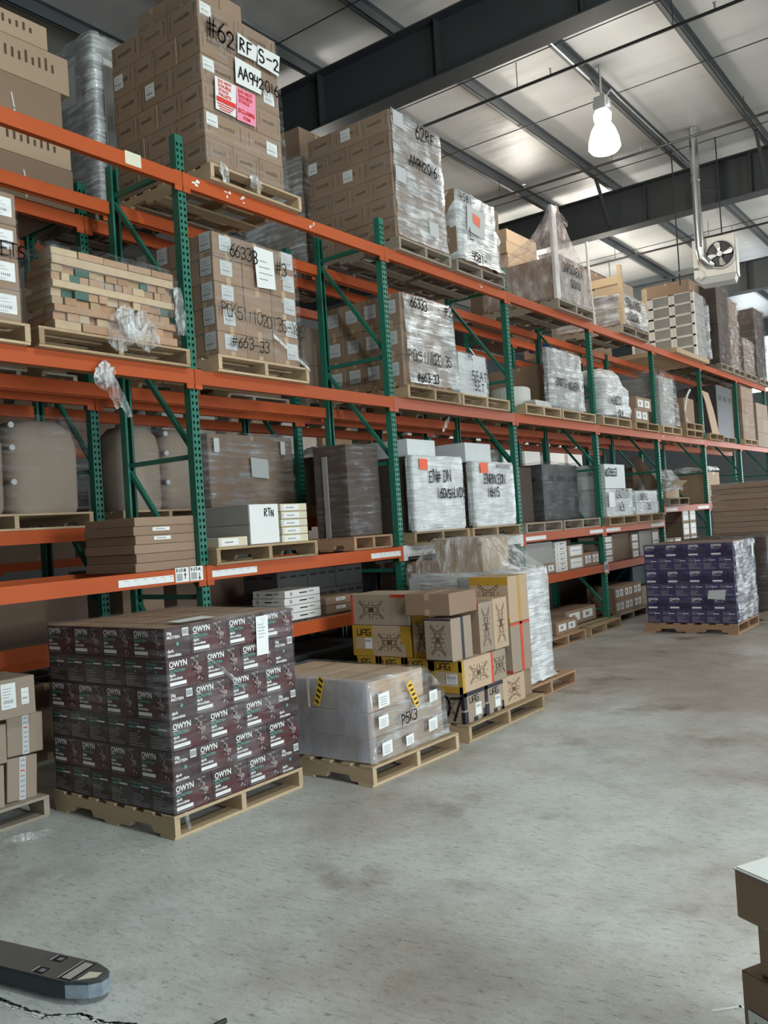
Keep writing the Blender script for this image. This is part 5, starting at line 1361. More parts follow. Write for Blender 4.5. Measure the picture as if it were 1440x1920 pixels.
paper(w, fr, [(8.50, 2.22), (8.67, 2.22), (8.67, 2.34), (8.50, 2.34)], 'ink_orange', name='orange_tag', label='orange tag')
paper(w, fr, [(8.9, 2.29), (9.2, 2.28), (9.2, 2.33), (8.9, 2.33)], 'ink_grey', label='grey and red sticker')
marks(w, lambda m: (m.hand(fr, 'ENRRKEON', 8.56, 2.10, .11, w=.010, gap=-.08), m.hand(fr, '16ZHIS', 8.62, 1.95, .10, w=.010, gap=-.08)), label='black handwritten EN')
END()
# white loose film over the beam of this bay
o = tuft(None, (-4.99, 7.96, 2.83), (-4.97, 7.78, 2.66), .05, seed=75, name='film_scrap'); tag(o, 'strand of clear film hanging above the first EN load', 'plastic film')
# fourth bay dark wrapped
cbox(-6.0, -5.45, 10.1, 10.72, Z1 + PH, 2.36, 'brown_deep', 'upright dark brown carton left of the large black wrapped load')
pallet(-5.05, 9.7, Z1, 'dark pallet under the brown carton, fourth bay', L=1.2, W=1.05, mat='wood_grey'); pallet(-5.05, 10.8, Z1, 'dark pallet under the black wrapped load, fourth bay', L=1.2, W=1.25, mat='wood_grey')
LD('large black load under dark glossy film in the fourth bay', (-5.7, 11.4, Z1 + PH))
cbox(-6.1, -5.35, 10.85, 12.0, Z1 + PH, 2.40, 'vent', 'large black carton under dark film, fourth bay')
w = wrap(-5.33, 10.83, 12.02, Z1 + PH, 2.42, .8, 'film_dark', 'dark glossy film over the large black load in the fourth bay', seed=77, amp=.04)
# fifth bay white written cartons
pallet(-4.97, 12.20, Z1, 'pallet under the tall white written cartons', L=1.2, y1=13.35, mat='wood')
def wl(o, d, k, i, j): pass
LD('tall white wrapped cartons with black handwriting on the first shelf', (-5.4, 12.7, Z1 + PH))
stack(-5.02, 12.25, 13.32, Z1 + PH, .8, 1, 1, [.42], 'carton_white', 'the tall white written load'); cbox(-5.82, -5.02, 12.25, 13.05, 2.03, 2.40, 'carton_white', 'upper white carton of the tall white written load')
w = wrap(-5.01, 12.24, 13.32, Z1 + PH, 2.02, .82, 'film_mid', 'film round the tall white written cartons', seed=79, amp=.02)
marks(w, lambda m: (m.hand(xface(-4.965), 'CAUTION', 12.5, 1.88, .13, w=.012, gap=-.1), m.hand(xface(-4.965), 'W35', 12.6, 1.68, .12, w=.012, gap=-.05)), label='black handwriting')
m = MB(); m.hand(xface(-5.01), 'WD26553', 12.25, 2.22, .11, w=.012, gap=-.08); o = m.build('marker_writing', w, label='black handwriting')
paper(w, xface(-4.968), [(12.22, 1.75), (12.46, 1.75), (12.44, 1.97), (12.23, 1.97)], 'paper')
pallet(-4.97, 13.38, Z1, 'pallet under the smaller white written cartons', L=1.2, y1=14.6, mat='wood')
LD('smaller white wrapped cartons with black handwriting on the first shelf', (-5.4, 13.95, Z1 + PH))
stack(-5.02, 13.45, 14.45, Z1 + PH, .7, 1, 1, [.19, .19], 'carton_white', 'the smaller white written load')
w = wrap(-5.01, 13.44, 14.46, Z1 + PH, 1.99, .72, 'film_mid', 'film round the smaller white written cartons', seed=81)
marks(w, lambda m: (m.hand(xface(-4.97), 'XBRAZIL', 13.5, 1.84, .11, w=.012, gap=-.08), m.hand(xface(-4.97), '262', 13.8, 1.68, .10, w=.012, gap=-.05)), label='black handwriting')
END()
cbox(-6.2, -5.76, 13.6, 14.55, Z1 + PH, 2.45, 'vent', 'black load behind the smaller white written cartons')
pallet(-5.45, 13.6, Z1, 'pallet under the black load behind the white written cartons', L=.8, W=1.0, mat='wood_grey') if False else None
# sixth bay : opened carton
pallet(-4.97, 14.9, 1.715, 'pallet under the opened carton with flaps', L=1.2, y1=16.0, mat='wood_grey')
t = empty('open_carton', (-5.3, 15.35, 1.85), label='opened brown carton with raised flaps and film inside', cat='carton')
m = MB(); m.box(-.25, .25, -.35, .35, 0, .16, 'kraft_light', .004); m.build('body', t)
m = MB()
m.hull([(.25, -.35, .16), (.25, .30, .16), (.42, .34, .30), (.42, -.30, .30), (.245, -.35, .163), (.245, .3, .163), (.415, .34, .303), (.415, -.3, .303)], [(0, 1, 2, 3), (7, 6, 5, 4), (0, 4, 5, 1), (2, 6, 7, 3)], 'kraft_light'); m.build('flap', t)
m = MB(); m.hull([(-.1, -.35, .16), (.2, -.35, .16), (-.1, -.55, .75), (-.3, -.5, .75), (-.1, -.345, .16), (.2, -.345, .16), (-.1, -.545, .75), (-.3, -.495, .75)], [(0, 1, 2, 3), (7, 6, 5, 4), (1, 5, 6, 2), (0, 3, 7, 4)], 'kraft'); m.build('flap', t)
m = film_shell([(.14, -.24, .30, -.3, .35), (.35, -.2, .25, -.25, .25), (.50, -.15, .15, -.2, .2)], 'film_heavy', amp=.08, seed=2); m.build('film_liner', t)
cbox(-6.1, -5.66, 15.1, 15.9, 1.85, 2.45, 'kraft_dark', 'dark brown carton behind the opened carton')
cbox(-5.75, -5.1, 17.7, 18.5, 1.715, 2.35, 'kraft_light', 'open-topped pale carton in the seventh bay')
END()
w = wrap(-5.12, 17.74, 18.45, 2.38, 2.45, .6, 'film_silver', 'bright film heaped on the open-topped pale carton', seed=84, amp=.06, foot=0)

# ================================================================== LOW SHELF (z ~ .91)
ZL = .9135
# wire deck of the second bay
t = empty('wire_deck', (-5.5, 5.72, ZL), label='wire mesh deck on the low shelf behind the brown printed load', cat='wire deck')
m = MB()
for i in range(10): m.box(-.43 + i * .095, -.426 + i * .095, -1.22, 1.22, .002, .006, 'galvanised')
for i in range(42): m.box(-.44, .44, -1.2 + i * .058, -1.197 + i * .058, .006, .010, 'galvanised')
m.build('wire_mesh', t)
m = MB()
for i in range(9): m.box(-.38 + i * .095, -.376 + i * .095, -1.22, 1.22, .002, .006, 'galvanised')
for i in range(42): m.box(-.385, .385, -1.2 + i * .058, -1.197 + i * .058, .006, .010, 'galvanised')
wm = m.mesh('wire_mesh')
for yc, nm in ((8.30, 'third'), (10.86, 'fourth'), (13.48, 'fifth')):
    t = empty('wire_deck', (-5.50, yc, ZL - .0105), label='wire mesh deck of the low shelf in the %s bay' % nm, cat='wire deck'); put('wire_mesh', wm, t)
for k in range(4): cbox(-5.53, -5.14, 5.37 + (.006 if k % 2 else -.004), 5.83, ZL + .012 + k * .066, ZL + .074 + k * .066, 'flat_white', 'slim white carton on the low shelf beside the dark printed load, %s' % layer_word(k, 4).replace(' layer up', ' layer'))
for k in range(2): cbox(-5.53, -5.14, 5.90, 6.38, ZL + .012 + k * .075, ZL + .084 + k * .075, 'flat_brown', '%s slim brown carton right of the slim white ones' % ['lower', 'upper'][k])
# black cartons with hand slots
for k in range(2):
    for j in range(3): cbox(-6.0, -5.55, 5.72 + .42 * j, 6.13 + .42 * j, ZL + .012 + k * .20, ZL + .21 + k * .20, 'vent', 'black carton with hand slots in the gloom, %s row, %s' % (['lower', 'upper'][k], ['left', 'middle', 'right'][j]))

rn = random.Random(8)
for j in range(3):
    for k in range(3): cbox(-5.5, -5.15, 7.2 + j * .24, 7.43 + j * .24, ZL + k * .13, ZL + .128 + k * .13, ['label_end', 'kraft_grey', 'label_small'][(j + k) % 3], 'small carton on the low shelf right of the second post, row %s, %s' % (['one', 'two', 'three'][k], ['left', 'middle', 'right'][j]))
cbox(-6.0, -5.55, 7.2, 9.3, ZL, 1.32, 'vent', 'long dark carton behind small cartons, third bay low shelf')
# fourth bay
cbox(-5.9, -5.13, 9.78, 10.55, ZL + .14, 1.34, 'board_grey', 'big grey carton on the low shelf, fourth bay'); cbox(-5.6, -5.12, 10.1, 10.6, ZL, ZL + .138, 'label_small', 'low labelled carton before the big grey carton')
cbox(-5.9, -5.13, 9.78, 10.08, ZL, ZL + .138, 'kraft_grey', 'grey-brown carton beneath the left of the big grey carton')
for k in range(6): cbox(-5.5, -5.12, 10.62, 10.98, ZL + k * .068, ZL + .066 + k * .068, 'flat_white', 'slim white carton in the tall pile, fourth bay low shelf, %s' % layer_word(k, 6).replace(' layer up', ' layer'))
for k in range(2): cbox(-5.5, -5.12, 11.02, 11.52, ZL + k * .17, ZL + .168 + k * .17, 'label_end', '%s white-labelled carton right of the tall slim pile' % ['lower', 'upper'][k])
for j in range(2): cbox(-5.5, -5.12, 11.54 + .27 * j, 11.80 + .27 * j, ZL, ZL + .20, 'label_small', '%s small labelled brown carton near the fourth post' % ['left', 'right'][j])
cbox(-5.95, -5.55, 11.3, 12.05, ZL, 1.30, 'kraft_dark', 'dark carton behind the small labelled ones, fourth bay')
# fifth bay
for k in range(4): cbox(-5.5, -5.12, 12.2, 12.62, ZL + k * .10, ZL + .098 + k * .10, 'label_end', 'white-labelled carton in the pile right of the fourth post, %s' % layer_word(k, 4).replace(' layer up', ' layer'))
cbox(-5.9, -5.15, 12.68, 13.35, ZL, 1.33, 'kraft_dark', 'dark brown carton on the low shelf, fifth bay')
for k in range(3): cbox(-5.5, -5.12, 13.4, 13.70, ZL + k * .13, ZL + .128 + k * .13, 'label_end', 'white-labelled carton right of the dark brown one, %s' % layer_word(k, 3).replace(' layer up', ' layer'))
cbox(-5.9, -5.12, 13.75, 14.3, ZL, 1.33, 'board_grey', 'grey carton at the right of the fifth bay low shelf'); cbox(-5.5, -5.12, 14.33, 14.7, ZL, 1.34, 'label_end', 'tall white-labelled carton near the fifth post')
# white ended cartons beyond the fifth post, standing on a low rack level
for j in range(4):
    n = [2, 2, 4, 4][j]
    for k in range(n): cbox(-5.6, -5.1, 15.0 + j * .42 + (.1 if j > 1 else 0), 15.0 + j * .42 + .38 + (.1 if j > 1 else 0), .62 + k * .26, .62 + k * .26 + .255, 'label_end', 'white-ended carton beyond the fifth post, column %s, %s' % (['one', 'two', 'three', 'four'][j], layer_word(k, n).replace(' layer up', ' layer')))
cbox(-6.1, -5.05, 14.95, 17.3, 0.0, .615, 'vent', 'long dark crate under the white-ended cartons')
# ---- floor level in the racks
pallet(-4.86, 9.75, 0, 'floor pallet with one low carton, beside the silver load', L=1.2, y1=10.85, mat='wood_red')
cbox(-5.5, -4.95, 10.15, 10.8, PH, PH + .16, 'label_small', 'single low brown carton on a floor pallet'); cbox(-5.9, -5.55, 9.9, 10.7, PH, .75, 'kraft_dark', 'dark carton at the back of the floor pallet')
pallet(-4.86, 11.0, 0, 'floor pallet with a long carton, before the fourth post', L=1.2, y1=12.1, mat='wood')
cbox(-5.6, -5.2, 10.98, 12.0, PH, PH + .20, 'label_small', 'long brown carton with labels lying on a floor pallet')
pallet(-4.98, 12.35, 0, 'floor pallet under the brown labelled cartons', L=1.2, y1=13.5, mat='wood_grey')
for k in range(2):
    for j in range(3): cbox(-5.5, -5.05, 12.40 + .37 * j, 12.765 + .37 * j, PH + k * .20, PH + .198 + k * .20, 'label_small', 'brown labelled carton on the floor pallet past the fourth post, %s row, %s' % (['lower', 'upper'][k], ['left', 'middle', 'right'][j]))
pallet(-5.0, 13.6, 0, 'second floor pallet in the fifth bay', L=1.2, y1=14.6, mat='wood_grey'); cbox(-5.6, -5.1, 13.65, 14.5, PH, .42, 'kraft_grey', 'grey-brown carton on the second floor pallet in the fifth bay')
m = MB(); m.box(-.4, .4, -.55, .55, 0, .36, 'teal_bin', .03); m.build('storage_bin', None, (-5.6, 14.08, .422), label='dark teal bin above the grey-brown floor carton', cat='bin')
cbox(-6.1, -5.45, 5.4, 6.9, 0, .55, 'vent', 'large dark carton on the floor below the low shelf, second bay')
cbox(-6.0, -5.3, 7.2, 8.6, 0, .6, 'kraft_dark', 'large dark brown carton on the floor, third bay')

# ================================================================== SECOND ROW, lower levels
ZB1 = 1.8395
def drumload(y0, y1, n, lab, mat='kraft_grey', fm='film_heavy'):
    pallet(-6.32, y0 - .03, ZB1, 'second row pallet under %s' % lab, L=1.1, y1=y1 + .03, mat='wood_pale')
    r = (y1 - y0) / n / 2
    LD('film-wrapped load of ' + lab.replace('the ', ''), (-6.8, (y0 + y1) / 2, ZB1 + PH))
    for i in range(n):
        m = MB(); c = (-6.35 - r * .9, y0 + r * (2 * i + 1))
        prof = []
        k = m.mi(mat); rings = []
        for z, s in ((0, .93), (.05, .98), (.55, 1.0), (.68, .90), (.76, .62)):
            rings.append(len(m.v))
            for j in range(24):
                t = 2 * PI * j / 24; cc, ss = math.cos(t), math.sin(t); p = .45
                m.v.append((r * .9 * s * math.copysign(abs(cc) ** p, cc), r * .97 * s * math.copysign(abs(ss) ** p, ss), z))
        for A, B in zip(rings, rings[1:]):
            for j in range(24): m.f.append((A + j, A + (j + 1) % 24, B + (j + 1) % 24, B + j)); m.m.append(k)
        m.f.append(tuple(rings[-1] + j for j in range(24))); m.m.append(k)
        o = m.build('bulk_bag', None, (c[0], c[1], ZB1 + PH), label='bulging pale wrapped bale in %s, %s' % (lab, ['left', 'right'][i]), cat='bale')
        for p_ in o.data.polygons: p_.use_smooth = True
    for q_ in (.25, .52, .70):
        m = MB(); m.tube([(-6.345, (y0 + y1) / 2, ZB1 + PH + q_), (-6.325, (y0 + y1) / 2, ZB1 + PH + q_)], .024, 'paper_grey', 14); m.build('round_disc', None, label='small pale disc')
    w = wrap(-6.33, y0, y1, ZB1 + PH, ZB1 + PH + .78, .95, 'film_thin', 'clear film over %s' % lab, seed=int(y0 * 10), amp=.02)
drumload(3.0, 4.32, 2, 'the pale twin bales at left')
drumload(4.68, 5.66, 2, 'the pale bales behind the nearest front post')
pallet(-6.33, 5.70, ZB1, 'second row pallet under the big brown wrapped load', L=1.1, y1=6.95, mat='wood_grey')
LD('big brown wrapped load of the second row behind the first shelf', (-6.8, 6.4, ZB1 + PH))
stack(-6.38, 5.72, 6.93, ZB1 + PH, .9, 1, 1, [.74], 'kraft', 'the big brown rear load')
w = wrap(-6.37, 5.72, 6.93, ZB1 + PH, ZB1 + PH + .75, .9, 'film_mid', 'film with labels over the big brown load of the second row', seed=91, amp=.02)
paper(w, xface(-6.335), [(6.25, 2.28), (6.50, 2.26), (6.50, 2.46), (6.25, 2.48)], 'paper_grey', label='pale paper sheet')
for a in (5.76, 6.70): paper(w, xface(-6.335), [(a, 2.52), (a + .07, 2.52), (a + .07, 2.66), (a, 2.66)], 'paper')
END()
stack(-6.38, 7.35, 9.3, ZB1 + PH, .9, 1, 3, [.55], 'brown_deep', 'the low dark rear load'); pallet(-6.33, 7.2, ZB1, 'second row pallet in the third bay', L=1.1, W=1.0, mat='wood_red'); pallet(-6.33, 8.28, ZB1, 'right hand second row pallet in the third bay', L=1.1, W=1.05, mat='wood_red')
m = film_shell([(2.545, -6.95, -6.40, 7.4, 8.3), (2.60, -6.85, -6.45, 7.5, 8.2), (2.66, -6.75, -6.5, 7.6, 8.0)], 'film_silver', amp=.05, seed=5); m.build('crumpled_film', label='heap of bright crumpled film on the dark second row load', cat='plastic film')
# low shelf of the second row
ZBL = .8535
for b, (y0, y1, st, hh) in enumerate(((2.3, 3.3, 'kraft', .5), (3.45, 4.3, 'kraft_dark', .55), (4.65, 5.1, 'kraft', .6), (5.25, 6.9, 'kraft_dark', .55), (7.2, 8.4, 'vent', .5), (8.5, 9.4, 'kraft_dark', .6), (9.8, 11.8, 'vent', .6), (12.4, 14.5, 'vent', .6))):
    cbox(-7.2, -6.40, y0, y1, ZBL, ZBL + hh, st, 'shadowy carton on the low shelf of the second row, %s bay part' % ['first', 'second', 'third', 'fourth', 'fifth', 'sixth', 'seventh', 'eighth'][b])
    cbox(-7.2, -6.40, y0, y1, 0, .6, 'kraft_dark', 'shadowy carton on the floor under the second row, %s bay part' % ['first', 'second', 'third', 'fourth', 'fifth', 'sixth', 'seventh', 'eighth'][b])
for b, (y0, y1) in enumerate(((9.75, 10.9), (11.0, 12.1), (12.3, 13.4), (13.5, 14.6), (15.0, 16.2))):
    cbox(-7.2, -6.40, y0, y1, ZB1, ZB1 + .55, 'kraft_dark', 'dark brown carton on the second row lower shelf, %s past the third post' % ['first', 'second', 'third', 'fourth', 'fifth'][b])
# middle and top level of the second row
ZB2, ZB3 = 2.984, 4.504
rn = random.Random(21)
for b in range(6):
    for j in range(2):
        y0 = YU[b] + .12 + j * 1.25; y1 = y0 + 1.05
        if b == 0 or (b == 1 and j == 0): h2 = .55
        h2 = rn.uniform(.5, .95)
        pallet(-6.30, y0, ZB2, 'middle-shelf pallet of the second row, %s bay, %s half' % (ORD[b].replace('bottom', 'first'), ['left', 'right'][j]), L=1.1, y1=y1, mat='wood_grey')
        stack(-6.36, y0 + .05, y1 - .05, ZB2 + PH, .9, 1, 2, [h2 / 2] * 2, rn.choice(['kraft', 'kraft_dark', 'kraft_grey']), 'the %s second-row middle load' % ('nearest', 'second', 'third', 'fourth', 'fifth', 'sixth', 'seventh', 'eighth', 'ninth', 'tenth', 'eleventh', 'twelfth')[b * 2 + j])
for b, (y0, y1, h, st) in enumerate(((9.92, 10.35, .5, 'kraft_dark'), (14.0, 14.6, .25, 'kraft_light'), (15.2, 16.4, .9, 'kraft_grey'))):
    cbox(-7.1, -6.4, y0, y1, ZB3, ZB3 + h, st, '%s carton on the top shelf of the second row, %s from left' % ({'kraft_dark': 'dark brown', 'kraft_light': 'pale', 'kraft_grey': 'grey-brown'}[st], ['first', 'second', 'third', 'fourth'][b]))
m = MB(); m.box(-.2, .2, -.15, .15, 0, .22, 'blue_plastic', .02); m.build('blue_tote', None, (-6.55, 13.62, ZB3), label='small bright blue tote on the second row top shelf', cat='tote')
# ---- far row across the rear aisle
fk = random.Random(33)
for lev, zb in enumerate((1.5235, 2.9835)):
    y = 3.1
    while y < 23:
        w_ = fk.uniform(.7, 1.1)
        e = 3.0 + 2.6 * (int((y - 3.0) / 2.6) + 1) - .07
        if y + w_ > e:
            if e - y < .5: y = e + .14; continue
            w_ = e - y; h = fk.uniform(.6, 1.0)
        st = fk.choice(['board_white', 'carton_white', 'board_white', 'kraft_light'] if y < 14 else ['board_white', 'carton_white']) if y > 8 else fk.choice(['kraft', 'kraft_dark', 'kraft_grey', 'board_grey'])  # all-white cartons farther on paint in the bright daylight beyond
        cbox(CXF - .85, CXF - .06, y, y + w_, zb, zb + h, st, 'carton standing in the far rack row across the rear aisle', group='far row cartons')
        y += w_ + fk.uniform(.08, .25)
        if (y - 3.0) % 2.6 < .07: y += .14

# ================================================================== FLOOR : dark chocolate cartons
PO = (-5.13, 3.13)
pallet(-3.95, 3.125, 0, 'floor pallet under the dark brown chocolate drink cartons', L=1.19, W=1.07, mat='wood_pale')
def printed(x0, x1, y0, y1, z0, n, style, load, desc):
    """six courses bonded like the photo : odd courses start with a row of four facing the camera side"""
    lx = (x1 - x0) / 4; wx = (x1 - x0) / 6; ly = (y1 - y0) / 3.66; wy = ly * .66
    rn = random.Random(int(abs(x0) * 10)); h = .1765
    d = (lx - .002, wy - .002, h - .001); d2 = (ly - .002, wx - .002, h - .001)
    for c in range(n):
        z = z0 + c * h; odd = (c % 2 == 1)
        lw = layer_word(c, n).replace(' layer up', ' layer')
        top = c == n - 1
        ya = y0 if odd else y0 + 3 * ly
        for i in range(4):        # long faces toward -y / +y
            if not odd and not top and i != 3: continue
            carton(x0 + lx * (i + .5) + rn.uniform(-.002, .002), ya + wy / 2 + rn.uniform(-.004, .004), z, d, style, '%s, %s, %s along the %s end' % (desc, lw, ['first', 'second', 'third', 'fourth'][i], 'left' if odd else 'far'), 'carton', None, rn.uniform(-.004, .004))
        for j in range(3):
            yb = (y0 + wy if odd else y0) + ly * (j + .5)
            for i in range(6):
                if not (top or i == 5 or (j == 0 and not odd)): continue
                g = None; lb = '%s, %s, %s' % (desc, lw, ('%s from left facing the aisle' % ['first', 'second', 'third'][j]) if i == 5 else ('%s from the aisle on the left end' % ['sixth', 'fifth', 'fourth', 'third', 'second'][i]))
                if top and not (i == 5 or (j == 0 and not odd)): g = 'inner top cartons of ' + load; lb = '%s, inner one on top' % desc
                carton(x0 + wx * (i + .5) + rn.uniform(-.002, .002), yb + rn.uniform(-.003, .003), z, d2, style, lb, 'carton', g, PI / 2 + rn.uniform(-.004, .004))
LD('film-wrapped dark brown printed chocolate cartons on a floor pallet', (-4.54, 3.66, PH))
printed(-5.13, -3.955, 3.135, 4.19, PH, 6, 'owyn', 'the dark chocolate load', 'dark chocolate drink carton')
w = wrap(-3.955, 3.135, 4.19, PH, PH + 1.06, 1.175, 'film_thin', side='film_thin', label='clear film round the dark brown chocolate drink cartons', seed=101, amp=.012)
paper(w, xface(-3.935), [(3.83, .93), (3.935, .93), (3.945, 1.175), (3.84, 1.175)], 'paper', label='pale blue-white packing slip', fn=lambda m: [m.q(xface(-3.934), 3.85, 1.12 - .02 * k, 3.90 + .015 * (k % 2), 1.124 - .02 * k, 'ink_grey', 1) for k in range(5)])
paper(w, (Vector((0, 0, 1.209)), X, Y, Z), [(-4.13, 3.30), (-3.99, 3.28), (-3.99, 3.56), (-4.16, 3.60)], 'paper', label='blank white sheets on top')
m = MB(); k = m.mi('film_fold'); rn = random.Random(6)
prev = None
for i in range(12):
    t = i / 11; y = 3.42 + .26 * t; z = .985 - .22 * t; wd = .028 + .07 * t * (1 - .4 * t)
    row = [(-3.93 + rn.uniform(0, .02), y + rn.uniform(-.005, .005) - wd * .3, z + wd * .5), (-3.915 + rn.uniform(0, .02), y, z), (-3.93 + rn.uniform(0, .02), y + wd * .3, z - wd * .5)]
    ids = [len(m.v) + q for q in range(3)]; m.v += row
    if prev:
        for q in range(2): m.f.append((prev[q], prev[q + 1], ids[q + 1], ids[q])); m.m.append(k)
    prev = ids
m.build('film_rope', w, label='gathered twist of film across the aisle face')
tuft(w, (-3.93, 3.19, .15), (-3.91, 3.20, .05), .03, seed=7)

# ---- grey wrapped long cartons
t = pallet(-3.49, 4.405, 0, 'floor pallet under the low film-wrapped load with yellow tape', L=1.2, W=1.0, mat='wood_pale', rot=-.035)
LD('low film-wrapped load of long cartons with yellow tape tags', (-4.1, 4.87, PH))
ang = -.035
G = []
for k, (z0, z1) in enumerate(((PH, PH + .165), (PH + .167, PH + .33))):
    for j in range(2):
        G.append(cbox(-4.66, -3.535, 4.435 + j * .43, 4.86 + j * .43, z0, z1, 'kraft_grey', 'long low carton of the yellow-taped wrapped load, %s course, %s' % (['bottom', 'second'][k], ['left', 'right'][j]), rot=ang))
for j in range(2):
    for i in range(2):
        G.append(cbox(-4.60 + .525 * i, -4.08 + .525 * i, 4.45 + j * .32, 4.765 + j * .32, PH + .332, PH + .53, 'kraft_light', 'upper carton of the yellow-taped wrapped load, %s %s' % (['left', 'right'][j], ['rear', 'front'][i]), rot=ang))
R = [(.15, -4.68, -3.50, 4.40, 5.33), (PH + .02, -4.68, -3.505, 4.41, 5.32), (PH + .33, -4.68, -3.51, 4.415, 5.30), (PH + .44, -4.66, -3.52, 4.42, 5.20), (PH + .535, -4.64, -3.535, 4.43, 5.11), (PH + .548, -4.55, -3.60, 4.48, 5.05)]
w = wrap(0, 0, 0, 0, 0, 0, 'film_mid', side='film_blue', top='film_thin', label='clear bluish film over the low load with yellow tape tags', rings=R, seed=103, amp=.012)
w.rotation_euler = (0, 0, 0)
def yt(fr, u, v, a):
    def f(m):
        c, s = math.cos(a), math.sin(a)
        P = lambda p, q: (u + p * c - q * s, v + p * s + q * c)
        m.ppoly(fr, [P(-.10, -.028), P(.10, -.028), P(.10, .028), P(-.10, .028)], 'tape_yellow', 0)
        for k in range(5): m.ppoly(fr, [P(-.085 + k * .038, -.018), P(-.070 + k * .038, -.018), P(-.060 + k * .038, .018), P(-.075 + k * .038, .018)], 'ink_black', 1.5)
    m = MB(); f(m); m.build('yellow_tape', w, label='yellow and black warning tape')
yt(yface(4.385), -3.93, .60, 1.25); yt(xface(-3.485), 4.86, .52, -1.1)
fr = xface(-3.482)
for a, b, s in ((4.46, .50, .12), (4.45, .365, .105), (4.47, .185, .11), (4.74, .185, .09), (5.02, .22, .11), (5.05, .42, .10)): paper(w, fr, [(a, b), (a + s, b + .005), (a + s, b + s * .8), (a, b + s * .78)], 'paper', name='label', label='white label', fn=lambda m, a=a, b=b, s=s: [m.q(xface(-3.480), a + s * .15, b + s * (.15 + .13 * k), a + s * .75, b + s * (.18 + .13 * k), 'ink_grey', 1) for k in range(4)])
marks(w, lambda m: m.hand(xface(-3.480), 'P5K3', 4.70, .335, .075, w=.007, gap=.0, slope=.1), label='black handwriting')

# ---- gear cartons with yellow, red and black edges
pallet(-3.50, 5.575, 0, 'floor pallet under the yellow, red and black edged cartons', L=1.2, y1=6.85, mat='wood')
UG = [(-4.02, -3.545, 5.605, 5.915, PH, PH + .235, 'gear_k_corner', 'black-cornered carton in the bottom layer, nearest corner'),
      (-4.02, -3.545, 5.925, 6.215, PH, PH + .235, 'gear_k_corner', 'black-cornered carton in the bottom layer, second from left'),
      (-4.02, -3.56, 6.225, 6.62, PH, PH + .235, 'gear_n_tall', 'plain carton with badge at the right of the bottom layer'),
      (-4.60, -4.04, 5.62, 5.95, PH, PH + .235, 'gear_y_end', 'yellow-edged carton in the bottom layer hidden behind the wrapped load'),
      (-4.60, -4.345, 5.60, 6.04, PH + .237, PH + .49, 'gear_y_end', 'yellow-edged carton end, first from left'),
      (-4.34, -4.085, 5.60, 6.04, PH + .237, PH + .49, 'gear_y_end', 'yellow-edged carton end, second from left'),
      (-4.08, -3.825, 5.60, 6.04, PH + .237, PH + .49, 'gear_y_end', 'yellow-edged carton end, third from left, above the taped load'),
      (-3.82, -3.54, 5.59, 6.04, PH + .237, PH + .485, 'gear_y_end', 'yellow-edged carton at the corner above the black-cornered one'),
      (-3.86, -3.55, 6.05, 6.30, PH + .237, PH + .48, 'gear_r_end', 'red-edged carton right of the corner yellow one'),
      (-4.60, -4.02, 5.60, 5.88, PH + .493, PH + .745, 'gear_y_wide', 'wide yellow-edged carton with badge, at the left end'),
      (-4.60, -4.01, 5.60, 5.95, PH + .748, PH + 1.0, 'gear_r_badge', 'red-edged carton with the large badge, top left'),
      (-4.00, -3.825, 5.62, 5.92, PH + .493, PH + .835, 'gear_y_tall', 'upright yellow-edged carton left of the black-edged upright one'),
      (-3.82, -3.575, 5.53, 5.83, PH + .488, PH + .815, 'gear_k_tall', 'upright carton with a black band standing proud at the corner'),
      (-4.00, -3.58, 5.54, 5.94, PH + .84, PH + 1.01, 'kraft', 'plain long brown carton lying on the upright cartons'),
      (-3.93, -3.575, 5.95, 6.17, PH + .487, PH + .89, 'gear_r_slab', 'upright red-topped carton with a faint badge, left one'),
      (-3.93, -3.575, 6.18, 6.42, PH + .482, PH + .90, 'gear_n_slab', 'upright carton with a faint badge, right one'),
      (-3.95, -3.57, 6.45, 6.80, PH + .24, PH + .66, 'gear_r_tall', 'upright red-banded carton at the right end'),
      (-3.95, -3.57, 6.45, 6.80, PH + .663, PH + 1.06, 'gear_y_tall', 'upright yellow-banded carton topmost at the right end'),
      (-4.0, -3.6, 6.64, 6.82, PH, PH + .236, 'kraft', 'low brown carton supporting the red-banded one'),
      (-4.60, -4.02, 6.0, 6.7, PH + .493, PH + .93, 'kraft', 'plain brown carton behind the top left ones'),
      (-4.60, -4.02, 6.06, 6.7, PH, PH + .49, 'kraft', 'plain brown carton at the back of the yellow-edged carton pallet')]
for u in UG:
    cbox(*u[:7], u[7])
m = MB(); m.hand(yface(5.596), '07', -3.80, .165, .17, w=.016, gap=.05); m.build('marker_writing', None, label='large handwritten 07 on the black-cornered corner carton', cat='writing') if False else None
o = [q for q in bpy.data.objects if q.get('label') == UG[0][7]][0]
m = MB(); d0 = (.475, .31, .235); fr = frame(d0, '-y')[0]; m.hand(fr, '07', .24, .03, .165, w=.014, gap=.0, lift=3); m.build('marker_writing', o, label='large black handwritten 07')

